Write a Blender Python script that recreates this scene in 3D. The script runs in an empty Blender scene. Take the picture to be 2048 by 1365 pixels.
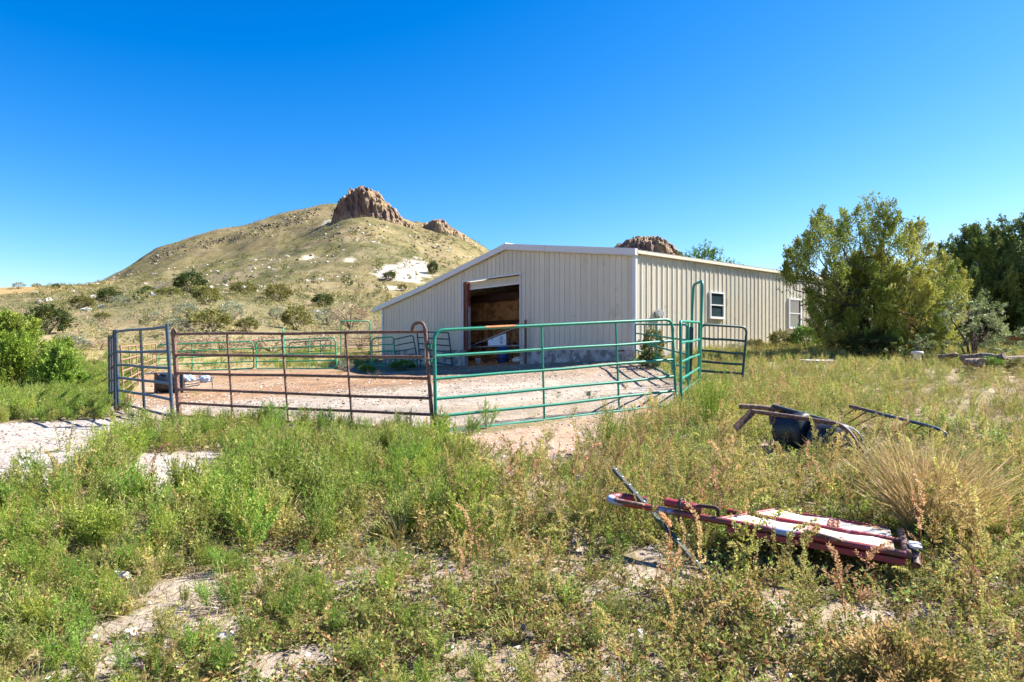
import bpy, math, random
import numpy as np
from mathutils import Vector, noise as mnoise

# ------------------------------------------------------------------ camera, world, sun, exposure
scene = bpy.context.scene
EYE, F, CX, HOR = 1.4, 1322.0, 1024.0, 700.0
cam_d = bpy.data.cameras.new("camera")
cam_d.sensor_width = 36.0
cam_d.lens = F / 2048 * 36
cam_d.shift_y = (HOR - 682.5) / 2048
cam_d.clip_start, cam_d.clip_end = 0.05, 8000
cam = bpy.data.objects.new("camera", cam_d)
cam.location = (0, 0, EYE)
cam.rotation_euler = (math.radians(90), 0, 0)
scene.collection.objects.link(cam)
scene.camera = cam

SUN_AZ, SUN_EL = math.radians(75), math.radians(43)     # azimuth measured from +Y (view) towards +X
world = bpy.data.worlds.new("World")
scene.world = world
world.use_nodes = True
wn = world.node_tree
bg = wn.nodes["Background"]
sky = wn.nodes.new("ShaderNodeTexSky")
sky.sky_type = 'NISHITA'
sky.sun_disc = False
sky.sun_elevation = SUN_EL
sky.sun_rotation = SUN_AZ
sky.altitude = 1500
sky.air_density = 1.0
sky.dust_density = 0.5
sky.ozone_density = 2.6
sep = wn.nodes.new("ShaderNodeSeparateColor")          # colour grade of the sky: deeper blue, as the camera rendered it
com = wn.nodes.new("ShaderNodeCombineColor")
wn.links.new(sky.outputs[0], sep.inputs[0])
for ch, (ref, pw, k) in enumerate(((1.74, 2.1, 0.46), (2.92, 1.35, 1.54), (5.06, 0.8, 3.75))):
    prev = sep.outputs[ch]
    for op, val in (('DIVIDE', ref), ('POWER', pw), ('MULTIPLY', k), ('SUBTRACT', (0.16, 0.04, 0.0)[ch]), ('MAXIMUM', 0.0), ('MINIMUM', 9.0)):
        mt = wn.nodes.new("ShaderNodeMath"); mt.operation = op
        mt.inputs[1].default_value = val
        wn.links.new(prev, mt.inputs[0]); prev = mt.outputs[0]
    wn.links.new(prev, com.inputs[ch])
wn.links.new(com.outputs[0], bg.inputs[0])
bg.inputs[1].default_value = 0.10

sun_d = bpy.data.lights.new("sun", 'SUN')
sun_d.energy = 4.9
sun_d.angle = math.radians(0.53)
sun_d.color = (1.0, 0.955, 0.88)
sun = bpy.data.objects.new("sun", sun_d)
sdir = Vector((math.sin(SUN_AZ) * math.cos(SUN_EL), math.cos(SUN_AZ) * math.cos(SUN_EL), math.sin(SUN_EL)))
sun.rotation_euler = sdir.to_track_quat('Z', 'Y').to_euler()
sun.location = (30, 10, 40)
scene.collection.objects.link(sun)

scene.view_settings.view_transform = 'Standard'
scene.view_settings.look = 'None'
scene.view_settings.gamma = 1.0
scene.view_settings.exposure = 1.65
scene.cycles.max_bounces = 4
scene.cycles.diffuse_bounces = 2
scene.cycles.transparent_max_bounces = 4
scene.cycles.use_adaptive_sampling = True
scene.cycles.adaptive_threshold = 0.025
scene.cycles.caustics_reflective = False
scene.cycles.caustics_refractive = False

# ------------------------------------------------------------------ helpers
C = scene.collection
R = random.Random(7)
rng = np.random.default_rng(11)

def lin(r, g, b):
    f = lambda c: (c / 255 / 12.92) if c / 255 <= 0.04045 else ((c / 255 + 0.055) / 1.055) ** 2.4
    return (f(r), f(g), f(b))

def P(px, py, Y):
    return Vector(((px - CX) / F * Y, Y, EYE + (HOR - py) / F * Y))

def tag(o, label=None, cat=None, group=None, kind=None):
    if label: o["label"] = label
    if cat: o["category"] = cat
    if group: o["group"] = group
    if kind: o["kind"] = kind
    return o

def empty(name, loc, label=None, cat=None, group=None, rz=0.0):
    o = bpy.data.objects.new(name, None)
    o.empty_display_size = 0.1
    o.location = loc
    o.rotation_euler = (0, 0, rz)
    C.objects.link(o)
    return tag(o, label, cat, group)

def fast_mesh(name, V, faces, cols=None, smooth=False):
    """V (n,3); faces: list of int arrays (m,k) with any k; cols (n,3) -> colour attribute Col"""
    me = bpy.data.meshes.new(name)
    V = np.asarray(V, dtype=np.float32)
    faces = [np.asarray(f, dtype=np.int32) for f in faces if len(f)]
    me.vertices.add(len(V))
    me.vertices.foreach_set("co", V.ravel())
    nl = sum(f.size for f in faces)
    npoly = sum(len(f) for f in faces)
    me.loops.add(nl)
    me.loops.foreach_set("vertex_index", np.concatenate([f.ravel() for f in faces]))
    me.polygons.add(npoly)
    sizes = np.concatenate([np.full(len(f), f.shape[1], dtype=np.int32) for f in faces])
    starts = np.concatenate([[0], np.cumsum(sizes)[:-1]]).astype(np.int32)
    me.polygons.foreach_set("loop_start", starts)
    me.polygons.foreach_set("loop_total", sizes)
    if smooth:
        me.polygons.foreach_set("use_smooth", np.ones(npoly, dtype=bool))
    me.update(calc_edges=True)
    if cols is not None:
        a = me.color_attributes.new("Col", 'FLOAT_COLOR', 'POINT')
        c4 = np.ones((len(V), 4), dtype=np.float32)
        c4[:, :3] = cols
        a.data.foreach_set("color", c4.ravel())
    return me

class MB:
    """collects simple shapes into ONE mesh"""
    def __init__(self):
        self.v, self.f, self.sm = [], [], []
    def add(self, vs, fs, smooth=False):
        n = len(self.v)
        self.v += [tuple(p) for p in vs]
        self.f += [tuple(i + n for i in f) for f in fs]
        self.sm += [smooth] * len(fs)
        return self
    def hexa(self, p):   # 8 corners: bottom 4 (ccw), top 4
        return self.add(p, [(3, 2, 1, 0), (4, 5, 6, 7), (0, 1, 5, 4), (1, 2, 6, 5), (2, 3, 7, 6), (3, 0, 4, 7)])
    def box(self, c, s, ax=None):
        ax = ax or (Vector((1, 0, 0)), Vector((0, 1, 0)), Vector((0, 0, 1)))
        c = Vector(c)
        h = [ax[i].normalized() * s[i] / 2 for i in range(3)]
        q = [(-1, -1), (1, -1), (1, 1), (-1, 1)]
        return self.hexa([c + h[0] * a + h[1] * b + h[2] * k for k in (-1, 1) for a, b in q])
    def bar(self, a, b, w, t, up=(0, 0, 1)):
        a, b = Vector(a), Vector(b)
        d = (b - a)
        x = d.normalized()
        y = Vector(up).cross(x)
        if y.length < 1e-4: y = Vector((1, 0, 0)).cross(x)
        y.normalize()
        z = x.cross(y)
        return self.box((a + b) / 2, (d.length, w, t), (x, y, z))
    def tube(self, pts, r, n=8, cap=True):
        pts = [Vector(p) for p in pts]
        rs = r if isinstance(r, (list, tuple)) else [r] * len(pts)
        tang = []
        for i in range(len(pts)):
            t = pts[min(i + 1, len(pts) - 1)] - pts[max(i - 1, 0)]
            tang.append(t.normalized() if t.length > 1e-9 else Vector((0, 0, 1)))
        ref = Vector((0, 0, 1)) if abs(tang[0].z) < 0.9 else Vector((1, 0, 0))
        u = tang[0].cross(ref).normalized()
        vs, fs = [], []
        for i, p in enumerate(pts):
            if i:
                u = (u - tang[i] * u.dot(tang[i]))
                u = u.normalized() if u.length > 1e-6 else tang[i].orthogonal().normalized()
            w = tang[i].cross(u)
            for k in range(n):
                a = 2 * math.pi * k / n
                vs.append(p + (u * math.cos(a) + w * math.sin(a)) * rs[i])
        for i in range(len(pts) - 1):
            for k in range(n):
                k2 = (k + 1) % n
                fs.append((i * n + k, i * n + k2, (i + 1) * n + k2, (i + 1) * n + k))
        self.add(vs, fs, True)
        if cap:
            self.add(vs[:n], [tuple(range(n))[::-1]])
            self.add(vs[-n:], [tuple(range(n))])
        return self
    def lathe(self, prof, n=20, o=(0, 0, 0), ax=None):
        ax = ax or (Vector((1, 0, 0)), Vector((0, 1, 0)), Vector((0, 0, 1)))
        o = Vector(o)
        vs, fs = [], []
        for r_, z in prof:
            for k in range(n):
                a = 2 * math.pi * k / n
                vs.append(o + ax[0] * (r_ * math.cos(a)) + ax[1] * (r_ * math.sin(a)) + ax[2] * z)
        for i in range(len(prof) - 1):
            for k in range(n):
                k2 = (k + 1) % n
                fs.append((i * n + k, i * n + k2, (i + 1) * n + k2, (i + 1) * n + k))
        return self.add(vs, fs, True)
    def mesh(self, name):
        me = bpy.data.meshes.new(name)
        me.from_pydata(self.v, [], self.f)
        me.polygons.foreach_set("use_smooth", self.sm)
        me.update()
        return me
    def build(self, name, mat, parent=None, org=None):
        """org: world point that becomes the object's origin (top-level); with a parent the mesh is in world coordinates"""
        me = self.mesh(name)
        return place(name, me, mat, parent, org)

def place(name, me, mat, parent=None, org=None):
    if mat is not None and len(me.materials) == 0:
        me.materials.append(mat)
    o = bpy.data.objects.new(name, me)
    C.objects.link(o)
    if parent is not None:
        o.parent = parent
        p, M = parent, None
        o.matrix_parent_inverse = world_inv(parent)
    if org is not None:
        org = Vector(org)
        n = len(me.vertices)
        co = np.empty(n * 3, dtype=np.float32)
        me.vertices.foreach_get("co", co)
        co = co.reshape(-1, 3) - np.array(org, dtype=np.float32)
        me.vertices.foreach_set("co", co.ravel())
        me.update()
        o.location = org
    return o

def world_inv(p):
    from mathutils import Matrix
    M = Matrix.Identity(4)
    while p is not None:
        L = Matrix.LocRotScale(p.location, p.rotation_euler, p.scale)
        M = (p.matrix_parent_inverse @ L) @ M if p.parent else L @ M
        p = p.parent
    return M.inverted()

def bez(pts, n=8):
    """round the corners of a polyline: list of (point, radius)"""
    out = []
    for i, (p, r) in enumerate(pts):
        p = Vector(p)
        if i == 0 or i == len(pts) - 1 or r <= 0:
            out.append(p); continue
        a, b = Vector(pts[i - 1][0]) - p, Vector(pts[i + 1][0]) - p
        a, b = a.normalized() * min(r, a.length * .49), b.normalized() * min(r, b.length * .49)
        for k in range(n + 1):
            t = k / n
            out.append((p + a) * (1 - t) ** 2 + p * 2 * t * (1 - t) + (p + b) * t ** 2)
    return out

# value noise in numpy
_tab = np.random.default_rng(5).random((256, 256))
def vnoise(x, y):
    xi, yi = np.floor(x).astype(int), np.floor(y).astype(int)
    fx, fy = x - xi, y - yi
    fx, fy = fx * fx * (3 - 2 * fx), fy * fy * (3 - 2 * fy)
    a, b = _tab[xi & 255, yi & 255], _tab[(xi + 1) & 255, yi & 255]
    c, d = _tab[xi & 255, (yi + 1) & 255], _tab[(xi + 1) & 255, (yi + 1) & 255]
    return (a * (1 - fx) + b * fx) * (1 - fy) + (c * (1 - fx) + d * fx) * fy
def fbm(x, y, oct=4, sc=1.0, gain=0.5):
    t, amp, s = 0, 1, 0
    x, y = np.asarray(x, float) * sc, np.asarray(y, float) * sc
    for i in range(oct):
        t = t + amp * vnoise(x + 17.3 * i, y + 9.1 * i); s += amp
        amp *= gain; x, y = x * 2.03, y * 2.03
    return t / s
def sstep(a, b, x):
    t = np.clip((x - a) / (b - a), 0, 1)
    return t * t * (3 - 2 * t)

# ------------------------------------------------------------------ materials
def mat_new(name):
    m = bpy.data.materials.new(name)
    m.use_nodes = True
    nt = m.node_tree
    return m, nt, nt.nodes["Principled BSDF"]
def nd(nt, t, **kw):
    n = nt.nodes.new(t)
    for k, v in kw.items():
        if k.startswith("i_"): n.inputs[k[2:].replace("_", " ")].default_value = v
        else: setattr(n, k, v)
    return n
def rgba(c): return (c[0], c[1], c[2], 1)
def ramp(nt, stops):
    n = nt.nodes.new("ShaderNodeValToRGB")
    e = n.color_ramp.elements
    while len(e) < len(stops): e.new(0.5)
    for i, (p, c) in enumerate(stops):
        e[i].position = p
        e[i].color = rgba(c) if len(c) == 3 else c
    return n
def coords(nt, kind="Object"):
    return nt.nodes.new("ShaderNodeTexCoord").outputs[kind]
def world_pos(nt):
    return nt.nodes.new("ShaderNodeNewGeometry").outputs["Position"]

def mat_paint(name, col, wear=None, wear_amt=0.45, rough=0.45, metal=0.0, scale=9.0, wear2=None, bump=0.15, var=0.12):
    m, nt, p = mat_new(name)
    pos = world_pos(nt)
    n1 = nd(nt, "ShaderNodeTexNoise", i_Scale=scale, i_Detail=8.0, i_Roughness=0.65)
    n2 = nd(nt, "ShaderNodeTexNoise", i_Scale=scale * 0.31, i_Detail=4.0)
    nt.links.new(pos, n1.inputs["Vector"]); nt.links.new(pos, n2.inputs["Vector"])
    base = nd(nt, "ShaderNodeMix", data_type='RGBA')
    base.inputs["A"].default_value = rgba([c * (1 - var) for c in col])
    base.inputs["B"].default_value = rgba([min(1, c * (1 + var)) for c in col])
    nt.links.new(n2.outputs[0], base.inputs["Factor"])
    out = base.outputs["Result"]
    if wear:
        r1 = ramp(nt, [(wear_amt, (1, 1, 1)), (wear_amt + 0.06, (0, 0, 0))])
        nt.links.new(n1.outputs[0], r1.inputs[0])
        mx = nd(nt, "ShaderNodeMix", data_type='RGBA')
        nt.links.new(r1.outputs[0], mx.inputs["Factor"])
        nt.links.new(out, mx.inputs["A"]); mx.inputs["B"].default_value = rgba(wear)
        out = mx.outputs["Result"]
        if wear2:
            n3 = nd(nt, "ShaderNodeTexNoise", i_Scale=scale * 1.7, i_Detail=6.0)
            add = nd(nt, "ShaderNodeVectorMath", operation='ADD'); add.inputs[1].default_value = (7, 3, 5)
            nt.links.new(pos, add.inputs[0]); nt.links.new(add.outputs[0], n3.inputs["Vector"])
            r3 = ramp(nt, [(0.40, (1, 1, 1)), (0.45, (0, 0, 0))])
            nt.links.new(n3.outputs[0], r3.inputs[0])
            m3 = nd(nt, "ShaderNodeMix", data_type='RGBA')
            nt.links.new(r3.outputs[0], m3.inputs["Factor"])
            nt.links.new(out, m3.inputs["A"]); m3.inputs["B"].default_value = rgba(wear2)
            out = m3.outputs["Result"]
    nt.links.new(out, p.inputs["Base Color"])
    rr = nd(nt, "ShaderNodeMapRange", i_To_Min=rough - 0.1, i_To_Max=min(1, rough + 0.2))
    nt.links.new(n1.outputs[0], rr.inputs["Value"]); nt.links.new(rr.outputs[0], p.inputs["Roughness"])
    p.inputs["Metallic"].default_value = metal
    b = nd(nt, "ShaderNodeBump", i_Strength=bump, i_Distance=0.01)
    nt.links.new(n1.outputs[0], b.inputs["Height"]); nt.links.new(b.outputs[0], p.inputs["Normal"])
    return m

def mat_leaf(name, tint_var=0.35, hue_var=0.035, transl=0.35, rough=0.6):
    """leaf colour from the Col attribute, each copy a little different"""
    m, nt, p = mat_new(name)
    at = nd(nt, "ShaderNodeAttribute", attribute_name="Col")
    oi = nt.nodes.new("ShaderNodeObjectInfo")
    h = nt.nodes.new("ShaderNodeHueSaturation")
    mr = nd(nt, "ShaderNodeMapRange", i_To_Min=1 - tint_var, i_To_Max=1 + tint_var)
    nt.links.new(oi.outputs["Random"], mr.inputs["Value"]); nt.links.new(mr.outputs[0], h.inputs["Value"])
    sc = nd(nt, "ShaderNodeMath", operation='MULTIPLY'); sc.inputs[1].default_value = 7.31
    fr = nd(nt, "ShaderNodeMath", operation='FRACT')
    nt.links.new(oi.outputs["Random"], sc.inputs[0]); nt.links.new(sc.outputs[0], fr.inputs[0])
    mh = nd(nt, "ShaderNodeMapRange", i_To_Min=0.5 - hue_var, i_To_Max=0.5 + hue_var)
    nt.links.new(fr.outputs[0], mh.inputs["Value"]); nt.links.new(mh.outputs[0], h.inputs["Hue"])
    nt.links.new(at.outputs["Color"], h.inputs["Color"])
    nt.links.new(h.outputs[0], p.inputs["Base Color"])
    p.inputs["Roughness"].default_value = rough
    p.inputs["Specular IOR Level"].default_value = 0.25
    if transl > 0:
        tr = nt.nodes.new("ShaderNodeBsdfTranslucent")
        nt.links.new(h.outputs[0], tr.inputs[0])
        mx = nt.nodes.new("ShaderNodeMixShader"); mx.inputs[0].default_value = transl
        nt.links.new(p.outputs[0], mx.inputs[1]); nt.links.new(tr.outputs[0], mx.inputs[2])
        nt.links.new(mx.outputs[0], nt.nodes["Material Output"].inputs[0])
    return m

M = {}
GREEN = lin(18, 122, 98)
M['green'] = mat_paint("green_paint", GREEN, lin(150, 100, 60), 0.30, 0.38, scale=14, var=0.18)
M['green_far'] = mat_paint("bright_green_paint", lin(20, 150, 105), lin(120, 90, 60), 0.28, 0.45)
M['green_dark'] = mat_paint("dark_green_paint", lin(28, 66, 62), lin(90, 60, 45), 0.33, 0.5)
M['rust'] = mat_paint("brown_rusted_steel", lin(108, 80, 68), lin(78, 52, 42), 0.47, 0.6, scale=22, wear2=lin(140, 104, 86), var=0.2)
M['rust_pale'] = mat_paint("pale_rusted_steel", lin(150, 118, 96), lin(110, 78, 60), 0.45, 0.65, scale=20)
M['blue'] = mat_paint("blue_grey_paint", lin(48, 72, 92), lin(120, 82, 66), 0.37, 0.45, scale=12, wear2=lin(44, 62, 76), var=0.2)
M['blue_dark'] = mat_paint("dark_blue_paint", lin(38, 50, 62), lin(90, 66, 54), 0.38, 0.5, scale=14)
M['galv'] = mat_paint("galvanised_steel", lin(170, 176, 182), lin(120, 112, 104), 0.36, 0.4, metal=0.6)
M['chain'] = mat_paint("chain_steel", lin(150, 145, 140), lin(100, 80, 66), 0.4, 0.45, metal=0.7)
M['siding'] = mat_paint("cream_siding", lin(201, 192, 171), lin(187, 177, 154), 0.33, 0.42, scale=1.6, var=0.04, bump=0.04)
M['trim'] = mat_paint("pale_trim", lin(200, 200, 200), lin(190, 186, 176), 0.33, 0.45, scale=2.5, var=0.04, bump=0.03)
M['white'] = mat_paint("white_paint", lin(228, 228, 226), lin(180, 170, 156), 0.34, 0.45, scale=6, var=0.04)
M['concrete'] = mat_paint("grey_concrete", lin(168, 160, 152), lin(128, 118, 110), 0.46, 0.85, scale=2.2, wear2=lin(186, 178, 168), bump=0.4)
M['ply'] = mat_paint("brown_plywood", lin(150, 116, 82), lin(112, 82, 56), 0.46, 0.8, scale=1.5, wear2=lin(164, 132, 96))
M['beam'] = mat_paint("dark_beam", lin(66, 44, 40), lin(50, 34, 30), 0.45, 0.7)
M['redbeam'] = mat_paint("red_oxide_steel", lin(128, 62, 50), lin(104, 50, 42), 0.42, 0.6, scale=5)
M['black'] = mat_paint("black_rubber", lin(38, 42, 46), lin(60, 62, 62), 0.38, 0.36, scale=8)
M['bluebarrel'] = mat_paint("blue_plastic", lin(34, 84, 150), None, rough=0.4)
M['wood'] = mat_paint("weathered_wood", lin(122, 104, 86), lin(82, 66, 54), 0.46, 0.85, scale=9, wear2=lin(150, 136, 120), bump=0.6)
M['log'] = mat_paint("orange_log", lin(152, 92, 52), lin(120, 70, 40), 0.45, 0.7, scale=5)
M['logshade'] = mat_paint("cabin_roof_brown", lin(92, 66, 52), lin(70, 50, 42), 0.45, 0.8)
M['pink'] = mat_paint("faded_red_paint", lin(146, 46, 54), lin(176, 120, 124), 0.36, 0.4, scale=10, wear2=lin(110, 66, 52), var=0.16)
M['worn_tube'] = mat_paint("worn_red_white_tube", lin(136, 50, 56), lin(150, 160, 184), 0.44, 0.38, scale=5, wear2=lin(104, 66, 54), var=0.16)
M['sheet'] = mat_paint("worn_white_sheet_metal", lin(198, 192, 178), lin(170, 136, 100), 0.42, 0.5, scale=4.5, wear2=lin(204, 198, 184), var=0.05)
M['rustplate'] = mat_paint("rust_brown_plate", lin(158, 106, 84), lin(120, 80, 62), 0.45, 0.7)
M['bark'] = mat_paint("juniper_bark", lin(108, 90, 76), lin(70, 56, 46), 0.48, 0.9, scale=8, bump=0.8)
M['stalk'] = mat_paint("dry_twig", lin(150, 134, 112), lin(110, 94, 78), 0.45, 0.9, scale=12)
M['stone'] = mat_paint("pale_stone", lin(206, 200, 192), lin(160, 152, 142), 0.42, 0.85, scale=11, wear2=lin(222, 218, 212), bump=0.6)
M['stone_dark'] = mat_paint("grey_stone", lin(120, 110, 104), lin(90, 82, 76), 0.45, 0.85, scale=11, bump=0.6)
M['tpost'] = mat_paint("green_black_post_paint", lin(58, 66, 58), lin(96, 84, 70), 0.38, 0.5, scale=16)
M['logo'] = mat_paint("dark_ink", lin(70, 76, 84), None, rough=0.6)
M['bluewhite'] = mat_paint("pale_blue_sheet", lin(190, 206, 220), lin(150, 160, 170), 0.38, 0.4, scale=5)
M['leaf'] = mat_leaf("leaves", 0.28, 0.03, 0.4)
M['needles'] = mat_leaf("juniper_needles", 0.12, 0.012, 0.25)
M['dry'] = mat_leaf("dry_stems", 0.2, 0.015, 0.25)

nt = M['siding'].node_tree
lk = nt.nodes["Principled BSDF"].inputs["Base Color"].links[0]
oi = nt.nodes.new("ShaderNodeObjectInfo"); hs_ = nt.nodes.new("ShaderNodeHueSaturation")
mr = nd(nt, "ShaderNodeMapRange", i_To_Min=0.93, i_To_Max=1.05)
nt.links.new(oi.outputs["Random"], mr.inputs["Value"]); nt.links.new(mr.outputs[0], hs_.inputs["Value"])
src = lk.from_socket
nt.links.new(src, hs_.inputs["Color"]); nt.links.new(hs_.outputs[0], nt.nodes["Principled BSDF"].inputs["Base Color"])
m, nt, p = mat_new("dark_window_glass")
p.inputs["Base Color"].default_value = (0.03, 0.05, 0.055, 1)
p.inputs["Roughness"].default_value = 0.06
p.inputs["Specular IOR Level"].default_value = 0.7
M['glass'] = m

# ground: colour attribute with grain, pebbles and relief
def mat_ground():
    m, nt, p = mat_new("dry_ground")
    at = nd(nt, "ShaderNodeAttribute", attribute_name="Col")
    pos = world_pos(nt)
    n1 = nd(nt, "ShaderNodeTexNoise", i_Scale=2.2, i_Detail=9.0, i_Roughness=0.72)
    n2 = nd(nt, "ShaderNodeTexNoise", i_Scale=38.0, i_Detail=5.0, i_Roughness=0.7)
    n3 = nd(nt, "ShaderNodeTexNoise", i_Scale=0.35, i_Detail=8.0, i_Roughness=0.7)
    n4 = nd(nt, "ShaderNodeTexNoise", i_Scale=0.11, i_Detail=10.0, i_Roughness=0.78)
    for n in (n1, n2, n3, n4): nt.links.new(pos, n.inputs["Vector"])
    f = None
    for n, a, b in ((n1, 0.74, 1.22), (n2, 0.82, 1.16), (n3, 0.70, 1.28), (n4, 0.80, 1.2)):
        mr = nd(nt, "ShaderNodeMapRange", i_From_Min=0.28, i_From_Max=0.72, i_To_Min=a, i_To_Max=b)
        nt.links.new(n.outputs[0], mr.inputs["Value"])
        if f is None: f = mr.outputs[0]
        else:
            mu = nd(nt, "ShaderNodeMath", operation='MULTIPLY')
            nt.links.new(f, mu.inputs[0]); nt.links.new(mr.outputs[0], mu.inputs[1]); f = mu.outputs[0]
    cd = nd(nt, "ShaderNodeVectorMath", operation='SCALE')
    nt.links.new(at.outputs["Color"], cd.inputs[0]); nt.links.new(f, cd.inputs["Scale"])
    nt.links.new(cd.outputs[0], p.inputs["Base Color"])
    p.inputs["Roughness"].default_value = 0.95
    p.inputs["Specular IOR Level"].default_value = 0.1
    b = nd(nt, "ShaderNodeBump", i_Strength=0.6, i_Distance=0.02)
    b2 = nd(nt, "ShaderNodeBump", i_Strength=0.6, i_Distance=0.25)
    nt.links.new(n2.outputs[0], b.inputs["Height"]); nt.links.new(n1.outputs[0], b2.inputs["Height"])
    nt.links.new(b.outputs[0], b2.inputs["Normal"]); nt.links.new(b2.outputs[0], p.inputs["Normal"])
    return m
M['ground'] = mat_ground()

def mat_rock():
    m, nt, p = mat_new("butte_rock")
    pos = world_pos(nt)
    mp = nd(nt, "ShaderNodeMapping"); mp.inputs["Scale"].default_value = (1, 1, 0.35)
    nt.links.new(pos, mp.inputs[0])
    n1 = nd(nt, "ShaderNodeTexNoise", i_Scale=0.28, i_Detail=10.0, i_Roughness=0.7)
    n2 = nd(nt, "ShaderNodeTexNoise", i_Scale=0.07, i_Detail=5.0)
    nt.links.new(mp.outputs[0], n1.inputs["Vector"]); nt.links.new(pos, n2.inputs["Vector"])
    r = ramp(nt, [(0.32, lin(62, 50, 44)), (0.45, lin(104, 84, 72)), (0.56, lin(138, 114, 98)), (0.70, lin(160, 138, 118))])
    nt.links.new(n1.outputs[0], r.inputs[0])
    r2 = ramp(nt, [(0.48, (0, 0, 0)), (0.62, (1, 1, 1))])
    nt.links.new(n2.outputs[0], r2.inputs[0])
    mx = nd(nt, "ShaderNodeMix", data_type='RGBA'); mx.inputs["B"].default_value = rgba(lin(176, 152, 110))
    sc = nd(nt, "ShaderNodeMath", operation='MULTIPLY'); sc.inputs[1].default_value = 0.6
    nt.links.new(r2.outputs[0], sc.inputs[0]); nt.links.new(sc.outputs[0], mx.inputs["Factor"])
    nt.links.new(r.outputs[0], mx.inputs["A"]); nt.links.new(mx.outputs["Result"], p.inputs["Base Color"])
    p.inputs["Roughness"].default_value = 0.95
    b = nd(nt, "ShaderNodeBump", i_Strength=1.0, i_Distance=2.5)
    nt.links.new(n1.outputs[0], b.inputs["Height"]); nt.links.new(b.outputs[0], p.inputs["Normal"])
    return m
M['rock'] = mat_rock()
M['ledge'] = mat_paint('ledge_rock', lin(112, 100, 82), lin(78, 68, 56), .46, .9, scale=.5, wear2=lin(126, 110, 90))

# ------------------------------------------------------------------ terrain
BC = Vector((0.1862 * 24, 24))                 # barn corner (plan)
TD = Vector((-0.631, 0.776)); SD = Vector((0.776, 0.631))
NEAR = [  # x, y, height relative to the eye
    (0, 0, -1.40), (-4, 1, -1.42), (4, 1, -1.38), (0, 3, -1.38), (-3, 4, -1.42), (3, 4, -1.33), (1.5, 4, -1.36),
    (-4, 7, -1.38), (0, 7, -1.29), (4, 7.2, -1.22), (5, 5, -1.3), (-1.2, 9.85, -1.26), (2.9, 12, -.99), (-6, 11.8, -1.31),
    (-8.5, 14.3, -1.33), (-9.7, 16, -1.36), (4.4, 15.4, -.94), (5.7, 16.2, -.84), (BC.x, BC.y, -.38), (-1.93, 31.9, -.78),
    (-7.5, 38.8, -.80), (-2, 17, -1.12), (-1, 24, -.84), (-14, 36, -1.04), (-19.3, 36, -1.12), (-11.5, 19.4, -1.46),
    (-8.6, 33, -.95), (13, 31, .22), (8, 12, -.95), (8, 8, -1.12), (10, 15, -.72), (14, 20, -.40), (12.6, 24, -.10),
    (20, 24, -.05), (20, 32, .25), (6, 10, -1.03), (-8, 10, -1.36), (-12, 14, -1.42), (-16, 22, -1.25), (-20, 30, -1.0),
    (-24, 38, -.5), (8, 26.5, -.1), (10, 38, .3), (0, 44, -.3), (-12, 44, -.3), (24, 44, .5), (24, 15, -.55), (-22, 15, -1.3),
    (14, 10, -.95), (-14, 7, -1.4), (12, 3, -1.3), (-12, 1, -1.42), (3.0, 18, -.8), (2, 21, -.66)]
NA = np.array(NEAR)
def _tps(d): return np.where(d > 1e-9, d * d * np.log(np.maximum(d, 1e-9)), 0)
_n = len(NA)
_K = _tps(np.hypot(NA[:, None, 0] - NA[None, :, 0], NA[:, None, 1] - NA[None, :, 1])) + np.eye(_n) * 2.0
_Pm = np.c_[np.ones(_n), NA[:, :2]]
_A = np.block([[_K, _Pm], [_Pm.T, np.zeros((3, 3))]])
_sol = np.linalg.solve(_A, np.r_[NA[:, 2], 0, 0, 0])
def h_near(x, y):
    x, y = np.clip(x, -26, 26), np.clip(y, 0, 46)
    out = _sol[_n] + _sol[_n + 1] * x + _sol[_n + 2] * y
    for i in range(_n):
        out = out + _sol[i] * _tps(np.hypot(x - NA[i, 0], y - NA[i, 1]))
    return out
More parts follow.
